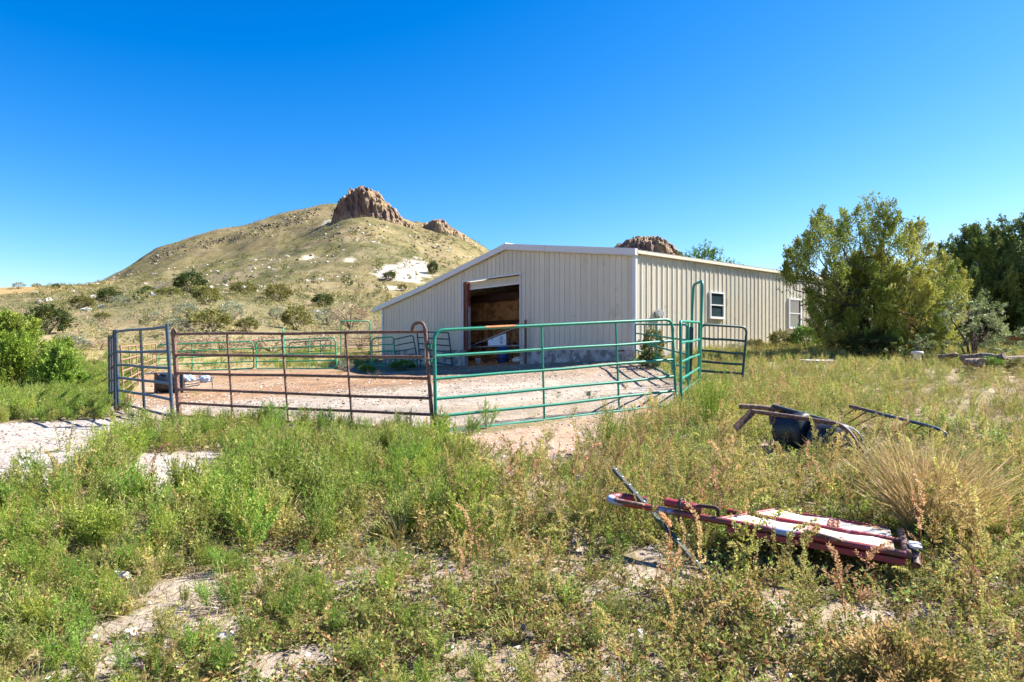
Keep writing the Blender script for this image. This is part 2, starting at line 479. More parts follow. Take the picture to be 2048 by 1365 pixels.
# far country: per picture column, the height of the land (as photo row) at growing distance
DEP = [40, 60, 90, 130, 180, 250, 330, 400, 470, 560, 700, 1000, 3500]
COL = {
    -1400: [706, 690, 672, 655, 640, 625, 612, 606, 604, 606, 615, 630, 670],
    -300: [704, 684, 652, 615, 590, 583, 590, 596, 600, 606, 615, 630, 670],
    0:    [703, 682, 650, 612, 583, 579, 586, 590, 594, 600, 612, 630, 670],
    90:   [705, 680, 646, 608, 581, 578, 582, 584, 588, 596, 610, 630, 670],
    160:  [708, 682, 644, 604, 584, 577, 577, 576, 577, 586, 606, 630, 670],
    240:  [716, 684, 636, 602, 590, 580, 570, 560, 547, 541, 584, 620, 670],
    320:  [728, 680, 624, 597, 588, 576, 556, 536, 508, 486, 548, 610, 670],
    400:  [732, 676, 618, 593, 586, 574, 548, 522, 487, 455, 526, 600, 670],
    500:  [730, 684, 632, 602, 588, 562, 526, 504, 468, 436, 507, 590, 670],
    580:  [728, 692, 646, 612, 588, 552, 506, 482, 451, 416, 499, 590, 670],
    640:  [726, 696, 656, 622, 590, 546, 486, 458, 434, 404, 492, 590, 670],
    690:  [726, 698, 660, 628, 594, 544, 476, 440, 426, 402, 496, 590, 670],
    750:  [726, 700, 664, 632, 598, 546, 476, 438, 422, 412, 500, 590, 670],
    815:  [724, 700, 668, 636, 602, 552, 490, 456, 446, 444, 500, 590, 670],
    905:  [722, 700, 670, 640, 610, 566, 514, 484, 466, 452, 515, 590, 670],
    975:  [720, 700, 672, 646, 620, 586, 548, 524, 508, 497, 536, 590, 670],
    1060: [716, 698, 674, 652, 632, 606, 580, 566, 556, 552, 560, 590, 670],
    1180: [708, 696, 676, 658, 642, 624, 606, 596, 588, 576, 540, 580, 670],
    1300: [702, 692, 674, 660, 648, 634, 620, 610, 596, 566, 512, 560, 670],
    1450: [696, 688, 674, 662, 652, 642, 632, 622, 612, 596, 570, 590, 670],
    2048: [690, 684, 674, 664, 656, 650, 644, 640, 638, 636, 634, 640, 670],
    3200: [690, 684, 676, 668, 660, 654, 650, 646, 642, 640, 638, 644, 670]}
_cols = np.array(sorted(COL)); _lY = np.log(np.array(DEP, float))
_fy = np.linspace(_lY[0], _lY[-1], 220); _fc = np.linspace(-1400, 3200, 461)
_rows = np.array([np.interp(_fy, _lY, [(HOR - v) / F * d for v, d in zip(COL[c], DEP)]) for c in _cols])
_T = np.array([np.interp(_fc, _cols, _rows[:, j]) for j in range(len(_fy))]).T      # [col, depth]
def _blur(A, k, axis):
    w = np.exp(-0.5 * (np.arange(-3 * k, 3 * k + 1) / k) ** 2); w /= w.sum()
    pad = [(0, 0), (0, 0)]; pad[axis] = (3 * k, 3 * k)
    B = np.pad(A, pad, mode='edge')
    return np.apply_along_axis(lambda v: np.convolve(v, w, 'valid'), axis, B)
_T = _blur(_blur(_T, 1, 0), 2, 1)
def h_far(x, y):
    r = np.hypot(x, y); az = np.clip(np.arctan2(x, y), -1.02, 1.02)
    Yd = np.maximum(r * np.cos(az), 40)
    c = np.clip((CX + F * np.tan(az) + 1400) / 10, 0, 459.999)
    q = np.clip((np.log(Yd) - _fy[0]) / (_fy[1] - _fy[0]), 0, 218.999)
    i, j = c.astype(int), q.astype(int); a, b = c - i, q - j
    return (_T[i, j] * (1 - a) * (1 - b) + _T[i + 1, j] * a * (1 - b) + _T[i, j + 1] * (1 - a) * b + _T[i + 1, j + 1] * a * b)
def H(x, y):
    x, y = np.asarray(x, float), np.asarray(y, float)
    r = np.hypot(x, y); az = np.clip(np.arctan2(x, y), -1.02, 1.02)
    Yd = r * np.cos(az)
    w = sstep(39, 60, Yd)
    z = h_near(x, y) * (1 - w) + h_far(x, y) * w
    rough = (fbm(x, y, 4, 0.045) - 0.5) * np.clip((Yd - 50) * 0.012, 0, 4.2)
    rough = rough + (fbm(x + 31, y - 17, 3, 0.016) - 0.5) * np.clip((Yd - 120) * 0.02, 0, 6)
    rough = rough + (fbm(x + 5, y + 71, 3, 0.13) - 0.5) * np.clip((Yd - 90) * 0.012, 0, 2.2)
    gul = np.abs(fbm(x - 90, y + 40, 3, 0.02) - 0.5) * np.clip((Yd - 160) * 0.045, 0, 10)
    near = (fbm(x, y, 3, 0.9) - 0.5) * 0.05 + (fbm(x, y, 2, 4.0) - 0.5) * 0.02
    return EYE + z + (rough - gul) * w + near * (1 - w)
def Hs(x, y): return float(H(np.array([x]), np.array([y]))[0])
_hy = np.exp(np.linspace(math.log(2.2), math.log(900), 420))
def hit(px, py):
    """where the line of sight meets the land"""
    x = (px - CX) / F * _hy
    d = (EYE + (HOR - py) / F * _hy) - H(x, _hy)
    k = int(np.argmax(d < 0))
    if d[k] >= 0: k = len(_hy) - 1
    Y = _hy[k]
    if k > 0 and d[k] < 0 < d[k - 1]: Y = _hy[k - 1] + (_hy[k] - _hy[k - 1]) * d[k - 1] / (d[k - 1] - d[k])
    x = (px - CX) / F * Y
    return Vector((x, Y, float(H(np.array([x]), np.array([Y]))[0])))

def inpoly(x, y, poly):
    x, y = np.asarray(x), np.asarray(y)
    ins = np.zeros(x.shape, bool)
    n = len(poly)
    for i in range(n):
        x1, y1 = poly[i]; x2, y2 = poly[(i + 1) % n]
        c = ((y1 > y) != (y2 > y)) & (x < (x2 - x1) * (y - y1) / (y2 - y1 + 1e-12) + x1)
        ins ^= c
    return ins
CORRAL = [(-1.2, 9.7), (2.95, 11.8), (4.3, 15.3), (4.4, 24), (-7.5, 38.8), (-8.6, 33.2), (-14, 36.2), (-19.3, 36.2), (-11.5, 19.4), (-9.7, 16), (-8.5, 14.3), (-6, 11.6)]
def gpoly(pts): return [tuple(hit(*q)[:2]) for q in pts]
BARE = [gpoly([(-300, 858), (60, 846), (250, 838), (420, 852), (300, 866), (228, 880), (222, 915), (200, 950), (90, 985), (-300, 1000)]),
        gpoly([(255, 908), (430, 905), (450, 950), (400, 985), (300, 990), (230, 960)]),
        gpoly([(930, 872), (1345, 812), (1330, 832), (1200, 872), (1150, 905), (1250, 915), (1215, 940), (1080, 920), (1010, 902), (960, 896)])]
def pale(x, y):
    return sstep(.59, .74, fbm(x + 200, y - 31, 4, 2.1)) * (1 - sstep(4.4, 5.6, y))

def build_terrain():
    dense = np.radians(np.linspace(-44, 44, 441))
    rest = np.radians(np.concatenate([np.linspace(-180, -46, 50)[:-1], [-46], [46], np.linspace(46, 180, 50)[1:-1]]))
    th = np.sort(np.concatenate([dense, rest]))
    r = np.concatenate([np.linspace(0.4, 2.2, 7)[:-1], np.exp(np.linspace(math.log(2.2), math.log(45), 260))[:-1],
                        np.exp(np.linspace(math.log(45), math.log(620), 250))[:-1], np.exp(np.linspace(math.log(620), math.log(3600), 40))])
    TH, RR = np.meshgrid(th, r)
    X, Y = RR * np.sin(TH), RR * np.cos(TH)
    Z = H(X, Y)
    nr, nt_ = X.shape
    V = np.c_[X.ravel(), Y.ravel(), Z.ravel()]
    idx = np.arange(nr * nt_).reshape(nr, nt_)
    nxt = np.roll(idx, -1, axis=1)
    Q = np.stack([idx[:-1], nxt[:-1], nxt[1:], idx[1:]], -1).reshape(-1, 4)[:, ::-1]
    # centre cap
    V = np.vstack([V, [[0, 0, Hs(0.01, 0.01)]]]); c = len(V) - 1
    T3 = np.stack([np.full(nt_, c), nxt[0], idx[0]], -1)[:, ::-1]
    x, y = V[:, 0], V[:, 1]
    rr = np.hypot(x, y)
    # colours
    soil = np.array(lin(164, 146, 122)); gravel = np.array(lin(165, 152, 136)); tan = np.array(lin(150, 115, 82))
    litter = np.array(lin(140, 126, 92))
    wob = (fbm(x, y, 3, 0.7) - .5) * 1.6
    wx, wy = x + wob, y + (fbm(x + 50, y, 3, 0.7) - .5) * 1.6
    col = soil[None] * np.ones((len(x), 1))
    k = sstep(0.42, 0.6, fbm(x, y, 4, 0.9))[:, None]
    col = col * (1 - k) + litter * k
    k = (sstep(14, 30, rr) * 0.7)[:, None]
    col = col * (1 - k) + np.array(lin(152, 138, 92)) * k
    inc = inpoly(wx, wy, CORRAL)
    kk = inc.astype(float)
    back = sstep(16.5, 23.5, y + (fbm(x, y, 4, 0.25) - .5) * 9 - 0.25 * x)[:, None]
    gc = gravel * (1 - back * 0.85) + tan * back * 0.85
    patch = (sstep(0.52, 0.66, fbm(x + 9, y - 4, 4, 0.45)) * 0.5)[:, None]
    gc = gc * (1 - patch) + np.array(lin(160, 140, 116)) * patch
    col = col * (1 - kk[:, None]) + gc * kk[:, None]
    wx2, wy2 = x + wob * 0.25, y + (fbm(x + 50, y, 3, 1.7) - .5) * 0.5
    for b in BARE:
        ib = inpoly(wx2, wy2, b)[:, None]
        col = np.where(ib, np.array(lin(178, 166, 154)), col)
    bt = inpoly(wx2, wy2, BARE[2])[:, None]
    col = np.where(bt, np.array(lin(176, 148, 124)), col)
    kp = pale(x, y)[:, None]
    col = col * (1 - kp) + np.array(lin(172, 157, 140)) * kp
    # barn inside floor
    t = (x - BC.x) * TD.x + (y - BC.y) * TD.y; s = (x - BC.x) * SD.x + (y - BC.y) * SD.y
    col = np.where(((t > 0) & (t < 20) & (s > 0.2) & (s < 20))[:, None], np.array(lin(150, 112, 76)), col)
    # hills
    az = np.clip(np.arctan2(x, y), -1.02, 1.02); Yd = rr * np.cos(az); px = CX + F * np.tan(az); py = HOR - (V[:, 2] - EYE) / np.maximum(Yd, 1) * F
    far = sstep(42, 75, Yd)[:, None]
    g1 = np.array(lin(120, 111, 74)); g2 = np.array(lin(100, 97, 62)); g3 = np.array(lin(132, 116, 82)); g4 = np.array(lin(142, 126, 100))
    n1 = sstep(0.4, 0.6, fbm(x, y, 5, 0.02))[:, None]; n2 = sstep(0.45, 0.62, fbm(x + 300, y, 5, 0.05))[:, None]; n3 = sstep(0.52, 0.66, fbm(x, y + 500, 5, 0.09, 0.6))[:, None]
    hc = g1 * (1 - n1) + g2 * n1
    hc = hc * (1 - 0.55 * n2) + g3 * 0.55 * n2
    hc = hc * (1 - 0.55 * n3) + g4 * 0.55 * n3
    upper = (sstep(300, 420, Yd) * 0.35)[:, None]
    hc = hc * (1 - upper) + g3 * upper
    low = (sstep(55, 62, Yd) * (1 - sstep(85, 130, Yd)) * 0.35)[:, None]
    hc = hc * (1 - low) + np.array(lin(152, 136, 102)) * low
    leftr = (sstep(140, 180, Yd) * sstep(240, 120, px) * 0.7)[:, None]
    hc = hc * (1 - leftr) + np.array(lin(168, 138, 92)) * leftr
    col = col * (1 - far) + hc * far
    # bare white rock face on the slope (its own outline)
    c0 = hit(815, 541)
    dx, dy = x - c0.x, y - c0.y
    dd = np.hypot(dx / (11.5 * np.clip(1 - .4 * dy / 40, .3, 1.4)), dy / 36) + (fbm(x, y, 4, 0.12) - .5) * 1.1
    wmask = sstep(1.0, 0.8, dd)[:, None] * sstep(60, 100, Yd)[:, None]
    wcol = np.array(lin(196, 184, 168)) * (0.82 + 0.3 * fbm(x, y, 3, 0.3))[:, None]
    col = col * (1 - wmask) + wcol * wmask
    for (qx, qy, qr) in ((618, 516, 4), (700, 520, 2.5), (790, 575, 4), (655, 445, 4)):
        c1 = hit(qx, qy)
        dd = np.hypot(x - c1.x, (y - c1.y) * 0.5) / qr + (fbm(x, y, 3, 0.3) - .5)
        wmask = sstep(1.0, 0.7, dd)[:, None]
        col = col * (1 - wmask * 0.8) + np.array(lin(200, 186, 166)) * wmask * 0.8
    me = fast_mesh("terrain", V, [Q, T3], col, smooth=True)
    o = place("terrain", me, M['ground'])
    tag(o, "pale gravel yard rising into dry grassy hills", None, None, "structure")
build_terrain()

# ------------------------------------------------------------------ rocky buttes
def rock_mass(name, label, prof, Y, depth, seed, nx=220, nv=90, rough=1.0):
    """prof: (photo column, top row, base row) along the crest; a steep-fronted mass of rock"""
    pr = np.array(prof, float)
    cols = np.linspace(pr[0, 0], pr[-1, 0], nx)
    top = np.interp(cols, pr[:, 0], pr[:, 1]); base = np.interp(cols, pr[:, 0], pr[:, 2])
    V = []
    w = cols[-1] - cols[0]
    org = P(cols.mean(), base.mean(), Y)
    for i in range(nx):
        u = (i / (nx - 1)) * 2 - 1
        D = depth * math.sqrt(max(0.02, 1 - u * u))
        for j in range(nv):
            a = math.pi * j / (nv - 1)
            ca, sa = math.cos(a), math.sin(a)
            yy = -math.copysign(abs(ca) ** 0.75, ca) * D
            hh = sa ** 0.62
            x0 = (cols[i] - CX) / F * Y
            zt = EYE + (HOR - top[i]) / F * Y; zb = EYE + (HOR - base[i]) / F * Y - 4
            z = zb + (zt - zb) * hh
            p_ = Vector((x0, Y + depth * .4 + yy, z))  # steep front
            q = Vector((x0 * 0.16 + seed, p_.y * 0.16, z * 0.05))
            crack = abs(mnoise.noise(q * 1.0)) + 0.5 * abs(mnoise.noise(q * 2.3))
            q2 = Vector((x0 * 0.09, p_.y * 0.09, z * 0.13 + seed))
            lump = mnoise.fractal(q2, 1.0, 2.0, 5)
            q3 = Vector((x0 * .42, p_.y * .42, z * .16 + seed))
            fine = mnoise.fractal(q3, 1.0, 2.0, 4)
            d = (lump * 3.4 - crack * 6.5 + 2.0 + fine * 2.4) * rough * (0.3 + 0.7 * sa)
            p_.y += -abs(ca) ** .3 * math.copysign(1, ca) * d if sa < 0.98 else 0
            p_.z += (lump * 2.0 + fine * 2.4 - crack * 2.2 + .8) * rough * sa
            p_.x += mnoise.noise(q * 1.7 + Vector((3, 1, 8))) * 1.3 * rough
            V.append(p_)
    V = np.array(V)
    idx = np.arange(nx * nv).reshape(nx, nv)
    Q = np.stack([idx[:-1, :-1], idx[1:, :-1], idx[1:, 1:], idx[:-1, 1:]], -1).reshape(-1, 4)
    me = fast_mesh(name, V, [Q])
    o = place(name, me, M['rock'], None, org)
    return tag(o, label, "rock butte")
rock_mass("rock_butte", "tall craggy brown rock butte crowning the grassy hill",
          [(660, 436, 440), (668, 418, 442), (680, 404, 440), (692, 392, 438), (704, 379, 437), (722, 373, 437), (735, 375, 438), (748, 382, 440),
           (760, 391, 444), (772, 402, 448), (783, 416, 452), (795, 428, 454), (806, 440, 458), (820, 452, 462)], 415, 17, 3.3)
rock_mass("rock_butte", "small reddish rock knob on the shoulder right of the tall butte",
          [(846, 450, 458), (858, 442, 458), (870, 438, 458), (885, 442, 460), (898, 451, 464), (910, 458, 468), (928, 470, 476)], 470, 9, 8.1, 80, 40, 0.55)
rock_mass("rock_butte", "distant dark rocky dome showing above the barn roof",
          [(1226, 500, 530), (1240, 488, 530), (1258, 478, 530), (1280, 473, 530), (1305, 474, 530), (1328, 480, 530), (1345, 490, 530), (1362, 505, 530), (1375, 520, 530)], 690, 34, 5.7, 110, 50, 1.1)
# ledge of dark rock running along the upper hillside
def ledge():
    V, Fq = [], []
    base = [(-.5, -.5, -.5), (.5, -.5, -.5), (.5, .5, -.5), (-.5, .5, -.5), (-.45, -.4, .5), (.4, -.45, .5), (.45, .4, .5), (-.4, .45, .5)]
    fc = [(3, 2, 1, 0), (4, 5, 6, 7), (0, 1, 5, 4), (1, 2, 6, 5), (2, 3, 7, 6), (3, 0, 4, 7)]
    rr = random.Random(4)
    for seg, n, j, smin, smax in (([(300, 520), (345, 500), (420, 486), (500, 467), (560, 450), (640, 430)], 300, 5, .45, 1.4), ([(560, 440), (640, 419)], 50, 3, .5, 1.4), ([(830, 470), (900, 485), (850, 500)], 70, 9, .4, 1.3), ([(640, 470), (780, 455)], 70, 12, .4, 1.2)):
        xs = [q[0] for q in seg]; ys = [q[1] for q in seg]
        for k in range(n):
            t = rr.random() * (len(seg) - 1); i = int(t); f = t - i
            px = xs[i] + (xs[i + 1] - xs[i]) * f; py = ys[i] + (ys[i + 1] - ys[i]) * f + rr.gauss(0, j)
            g = hit(px, py); s = rr.uniform(smin, smax); a = rr.random() * 6.28
            b0 = len(V)
            sz = (s * rr.uniform(.8, 2.0), s * rr.uniform(.8, 1.4), s * rr.uniform(.5, 1.2))
            for q in base:
                x, y, z = (q[0] + rr.uniform(-.12, .12)) * sz[0], (q[1] + rr.uniform(-.12, .12)) * sz[1], (q[2] + rr.uniform(-.15, .15)) * sz[2]
                V.append((g.x + x * math.cos(a) - y * math.sin(a), g.y + x * math.sin(a) + y * math.cos(a), g.z + z + sz[2] * .02))
            Fq += [[i2 + b0 for i2 in f_] for f_ in fc]
    o = place("rock_ledge", fast_mesh("rock_ledge", V, [np.array(Fq)]), M['ledge'])
    tag(o, "dark broken rock ledge along the upper hillside", "rock ledge", None, "stuff")
ledge()
# ------------------------------------------------------------------ barn
ZV = Vector((0, 0, 1))
m, nt, p = mat_new("added_translucent_panel")  # for a roof panel added to brighten the barn interior
tr = nt.nodes.new("ShaderNodeBsdfTranslucent"); tr.inputs[0].default_value = (.8, .78, .72, 1)
mx = nt.nodes.new("ShaderNodeMixShader"); mx.inputs[0].default_value = .75
p.inputs["Base Color"].default_value = (.7, .7, .66, 1)
nt.links.new(p.outputs[0], mx.inputs[1]); nt.links.new(tr.outputs[0], mx.inputs[2]); nt.links.new(mx.outputs[0], nt.nodes["Material Output"].inputs[0])
M['added_light_panel'] = m
T3 = Vector((TD.x, TD.y, 0)); S3 = Vector((SD.x, SD.y, 0)); B3 = Vector((BC.x, BC.y, 0))
def px_t(px, s=0.0):
    """distance along the front wall where a photo column meets it"""
    u = (px - CX) / F
    bx, by = BC.x + SD.x * s, BC.y + SD.y * s
    return (u * by - bx) / (TD.x - u * TD.y)
def px_s(px):
    u = (px - CX) / F
    return (u * BC.y - BC.x) / (SD.x - u * SD.y)
def z_at(py, Y): return EYE + (HOR - py) / F * Y
def fw(t, s, z): return B3 + T3 * t + S3 * s + ZV * z         # barn coordinates -> world
tL = px_t(767)
rt = [(-0.17, z_at(499, BC.y - 0.2)), (px_t(1015), z_at(490, BC.y + TD.y * px_t(1015))), (px_t(844), z_at(576, BC.y + TD.y * px_t(844))), (px_t(751), z_at(618, BC.y + TD.y * px_t(751)))]
def roof_z(t): return float(np.interp(t, [q[0] for q in rt], [q[1] for q in rt]))
SLEN = 20.0
Z_CON = EYE + 0.02                                               # top of the concrete stem wall
t_d0, t_d1 = px_t(1042), px_t(928)
z_dt = z_at(549, BC.y + TD.y * t_d0)
print("barn", tL, rt, "door", t_d0, t_d1, z_dt, z_at(565, BC.y + TD.y * t_d1))

barn = empty("barn", fw(0, 0, EYE - .4), "long cream ribbed metal barn with lean-to and open roll-up door", "barn")
barn["kind"] = "thing"
front = MB().hexa([fw(.02, .14, Z_CON), fw(t_d0 - .05, .14, Z_CON), fw(t_d0 - .05, .10, Z_CON), fw(.02, .10, Z_CON),
                   fw(.02, .14, roof_z(.02) - .3), fw(t_d0 - .05, .14, roof_z(t_d0) - .3), fw(t_d0 - .05, .10, roof_z(t_d0) - .3), fw(.02, .10, roof_z(.02) - .3)])
ta = t_d1 + .05
front.hexa([fw(ta, .14, Z_CON), fw(tL, .14, Z_CON), fw(tL, .10, Z_CON), fw(ta, .10, Z_CON),
            fw(ta, .14, roof_z(ta) - .3), fw(tL, .14, roof_z(tL) - .3), fw(tL, .10, roof_z(tL) - .3), fw(ta, .10, roof_z(ta) - .3)])
tr_ = rt[1][0]
front.hexa([fw(t_d0 - .05, .14, z_dt + .05), fw(ta, .14, z_dt + .05), fw(ta, .10, z_dt + .05), fw(t_d0 - .05, .10, z_dt + .05),
            fw(t_d0 - .05, .14, roof_z(t_d0) - .3), fw(ta, .14, roof_z(ta) - .3), fw(ta, .10, roof_z(ta) - .3), fw(t_d0 - .05, .10, roof_z(t_d0) - .3)])
gable = front.build("front_wall", M['ply'], barn)
def strip(t0, w, zb, za, zc, frm):
    """one ribbed siding strip from t0 to t0+w, bottom zb, tops za..zc; frm(t, out, z)"""
    prof = [(0, 0), (.012, .030), (.046, .030), (.058, 0), (.125, 0), (.132, .008), (.150, .008), (.157, 0), (.212, 0), (.219, .008), (.237, .008), (.244, 0), (.305, 0)]
    prof = [(a, b) for a, b in prof if a <= w + 1e-6]
    if prof[-1][0] < w: prof.append((w, 0))
    mb = MB()
    vs = [frm(t0 + a, b, zb) for a, b in prof] + [frm(t0 + a, b, za + (zc - za) * a / w) for a, b in prof]
    n = len(prof)
    mb.add(vs, [(i, i + 1, n + i + 1, n + i) for i in range(n - 1)])
    return mb
W = 0.305
i = 0
while i * W < tL - 0.02:
    t0 = i * W; w = min(W, tL - t0); mid = t0 + w / 2
    zb = Z_CON - .03
    if t0 > px_t(900): zb = Z_CON - .03
    def sub(a, b, zb):
        za, zc = roof_z(a) - .16, roof_z(b) - .16
        strip(a, b - a, zb, za, zc, lambda t, o, z: fw(t, -o - .02, z)).build("siding_panel", M['siding'], gable)
    a, b = t0, t0 + w
    if b <= t_d0 or a >= t_d1: sub(a, b, zb)
    else:
        if a < t_d0 < b: sub(a, t_d0, zb); a = t_d0
        if a < t_d1 < b: sub(t_d1, b, zb); b = t_d1
        if b - a > .02: sub(a, b, z_dt)
    i += 1
# right wall
eave = roof_z(0) - .02
side = MB().hexa([fw(.10, .02, Z_CON), fw(.10, SLEN, Z_CON), fw(.14, SLEN, Z_CON), fw(.14, .02, Z_CON),
                  fw(.10, .02, eave - .25), fw(.10, SLEN, eave - .25), fw(.14, SLEN, eave - .25), fw(.14, .02, eave - .25)]).build("side_wall", M['ply'], barn)
proto = strip(0, W, Z_CON - .03, eave - .05, eave - .05, lambda t, o, z: S3 * t - T3 * (o + .02) + ZV * z).mesh("siding_panel")
proto.materials.append(M['siding'])
for k in range(int(SLEN / W)):
    o = bpy.data.objects.new("siding_panel", proto)
    C.objects.link(o); o.parent = side
    o.matrix_parent_inverse = world_inv(side)
    o.location = B3 + S3 * (k * W)
# hidden walls close the building
MB().hexa([fw(0, SLEN, .8), fw(tL, SLEN, .8), fw(tL, SLEN - .1, .8), fw(0, SLEN - .1, .8), fw(0, SLEN, eave - .1), fw(tL, SLEN, roof_z(tL) - .2), fw(tL, SLEN - .1, roof_z(tL) - .2), fw(0, SLEN - .1, eave - .1)]).build("back_wall", M['siding'], barn)
MB().hexa([fw(tL - .1, .16, .4), fw(tL - .1, SLEN - .1, .4), fw(tL - .04, SLEN - .1, .4), fw(tL - .04, .16, .4), fw(tL - .1, .16, roof_z(tL) - .2), fw(tL - .1, SLEN - .1, roof_z(tL) - .2), fw(tL - .04, SLEN - .1, roof_z(tL) - .2), fw(tL - .04, .16, roof_z(tL) - .2)]).build("lean_to_wall", M['siding'], barn)
# roof slopes with ribs
def roof(t0, t1, name, s_from=-.18, s_to=None):
    s_to = SLEN + .15 if s_to is None else s_to
    z0, z1 = roof_z(t0), roof_z(t1)
    mb = MB()
    prof = []
    k = s_from
    while k < s_to:
        for a, b in ((0, 0), (.015, .032), (.05, .032), (.065, 0)): prof.append((k + a, b))
        k += W
    n = len(prof)
    top = [fw(t0, s, z0 - .03 + b) for s, b in prof] + [fw(t1, s, z1 - .03 + b) for s, b in prof]
    mb.add(top, [(i, i + 1, n + i + 1, n + i) for i in range(n - 1)])
    bot = [fw(t0, s, z0 - .045 + b) for s, b in prof] + [fw(t1, s, z1 - .045 + b) for s, b in prof]
    mb.add(bot, [(n + i, n + i + 1, i + 1, i) for i in range(n - 1)])
    for (a, z) in ((t0, z0),):
        mb.add([fw(a, s, z - .03 + b) for s, b in prof] + [fw(a, s, z - .045 + b) for s, b in prof], [(n + i, n + i + 1, i + 1, i) for i in range(n - 1)])
    return mb.build(name, M['siding'], barn)
r1 = roof(rt[0][0], rt[1][0], "roof"); ts_ = rt[2][0] - .4
roof(rt[1][0], rt[2][0], "roof", -.18, 1.0); r2 = roof(rt[1][0], rt[2][0], "roof", 2.55)  # gap left in this slope for the added light panel
MB().hexa([fw(rt[1][0], 1.0, rt[1][1] - .03), fw(rt[1][0], 2.56, rt[1][1] - .03), fw(rt[2][0], 2.56, rt[2][1] - .03), fw(rt[2][0], 1.0, rt[2][1] - .03), fw(rt[1][0], 1.0, rt[1][1] - .02), fw(rt[1][0], 2.56, rt[1][1] - .02), fw(rt[2][0], 2.56, rt[2][1] - .02), fw(rt[2][0], 1.0, rt[2][1] - .02)]).build("added_light_sheet", M["added_light_panel"], barn)  # added panel, out of view, lets daylight brighten the space behind the door
roof(rt[2][0], rt[3][0], "roof")
MB().tube([fw(rt[1][0], -.15, rt[1][1] + .02), fw(rt[1][0], SLEN + .1, rt[1][1] + .02)], .06, 6).build("ridge_cap", M['trim'], r1)
# rake trim along the gable, in pieces
for k in range(3):
    (ta, za), (tb, zb) = rt[k], rt[k + 1]
    h = .21
    MB().hexa([fw(ta, -.20, za - h), fw(tb, -.20, zb - h), fw(tb, -.055, zb - h), fw(ta, -.055, za - h),
               fw(ta, -.20, za + .03), fw(tb, -.20, zb + .03), fw(tb, -.055, zb + .03), fw(ta, -.055, za + .03)]).build("rake_trim", M['trim'], barn)
    MB().hexa([fw(ta + .02, -.195, za - h - .03), fw(tb, -.195, zb - h - .03), fw(tb, -.06, zb - h - .03), fw(ta + .02, -.06, za - h - .03),
               fw(ta + .02, -.195, za - h - .002), fw(tb, -.195, zb - h - .002), fw(tb, -.06, zb - h - .002), fw(ta + .02, -.06, za - h - .002)]).build("rake_edge", M['siding'], barn)
# eave trim above the side wall
MB().hexa([fw(-.18, -.05, rt[0][1] - .14), fw(-.18, SLEN + .1, rt[0][1] - .14), fw(-.05, SLEN + .1, rt[0][1] - .14), fw(-.05, -.05, rt[0][1] - .14),
           fw(-.18, -.05, rt[0][1] - .05), fw(-.18, SLEN + .1, rt[0][1] - .05), fw(-.05, SLEN + .1, rt[0][1] - .0), fw(-.05, -.05, rt[0][1] - .0)]).build("eave_trim", M['siding'], barn)
# corner trims
MB().box(fw(-.02, -.035, (Z_CON - .05 + eave - .2) / 2), (.16, .11, eave - .15 - Z_CON), (T3, S3, ZV)).build("corner_trim", M['trim'], barn)
MB().box(fw(tL, -.035, (Z_CON - .55 + roof_z(tL) - .2) / 2), (.14, .11, roof_z(tL) - .2 - Z_CON + .55), (T3, S3, ZV)).build("corner_trim", M['trim'], barn)
# concrete stem walls
for a, b, nm in ((-.03, t_d0, 0), (t_d1 - .12, tL + .02, 1)):
    zb0, zb1 = Hs(*fw(a, 0, 0)[:2]) - .3, Hs(*fw(b, 0, 0)[:2]) - .3
    MB().hexa([fw(a, -.06, zb0), fw(b, -.06, zb1), fw(b, .16, zb1), fw(a, .16, zb0), fw(a, -.06, Z_CON - .028), fw(b, -.06, Z_CON - .028), fw(b, .16, Z_CON - .028), fw(a, .16, Z_CON - .028)]).build("stem_wall", M['concrete'], barn)
MB().hexa([fw(-.06, .17, .4), fw(-.06, SLEN, .4), fw(.16, SLEN, .4), fw(.16, .17, .4), fw(-.06, .17, Z_CON - .028), fw(-.06, SLEN, Z_CON - .028), fw(.16, SLEN, Z_CON - .028), fw(.16, .17, Z_CON - .028)]).build("stem_wall", M['concrete'], barn)
# siding goes down to the ground on the lean-to side: lower strip
# door opening: trim, steel jambs, rolled door
dz0 = Hs(*fw(t_d1, 0, 0)[:2])
door = MB().box(fw((t_d0 + t_d1) / 2, -.045, z_dt + .03), (t_d1 - t_d0 + .16, .07, .07), (T3, S3, ZV)).build("door_frame", M['trim'], barn)
MB().box(fw(t_d0 - .02, -.045, (z_dt + Z_CON) / 2), (.06, .07, z_dt - Z_CON), (T3, S3, ZV)).build("jamb_trim", M['trim'], door)
MB().box(fw(t_d1 + .02, -.045, (z_dt + Z_CON) / 2), (.06, .07, z_dt - Z_CON), (T3, S3, ZV)).build("jamb_trim", M['trim'], door)
MB().box(fw(t_d1 - .13, .12, (z_dt + dz0 + .5) / 2), (.2, .18, z_dt - dz0 - .5), (T3, S3, ZV)).build("steel_jamb", M['redbeam'], door)
MB().box(fw(t_d1 - .27, .14, (z_dt - 1.2 + Z_CON) / 2), (.06, .10, z_dt - 1.2 - Z_CON), (T3, S3, ZV)).build("door_track", M['galv'], door)
MB().box(fw(t_d0 + .10, .12, (z_dt + Z_CON) / 2), (.16, .12, z_dt - Z_CON), (T3, S3, ZV)).build("steel_jamb", M['redbeam'], door)
for k in range(4):
    MB().box(fw((t_d0 + t_d1) / 2, .20 + .006 * (k % 2), z_dt - .06 - k * .095), (t_d1 - t_d0 - .3, .05, .085), (T3, S3, ZV)).build("door_slat", M['siding'] if k < 3 else M['trim'], door)
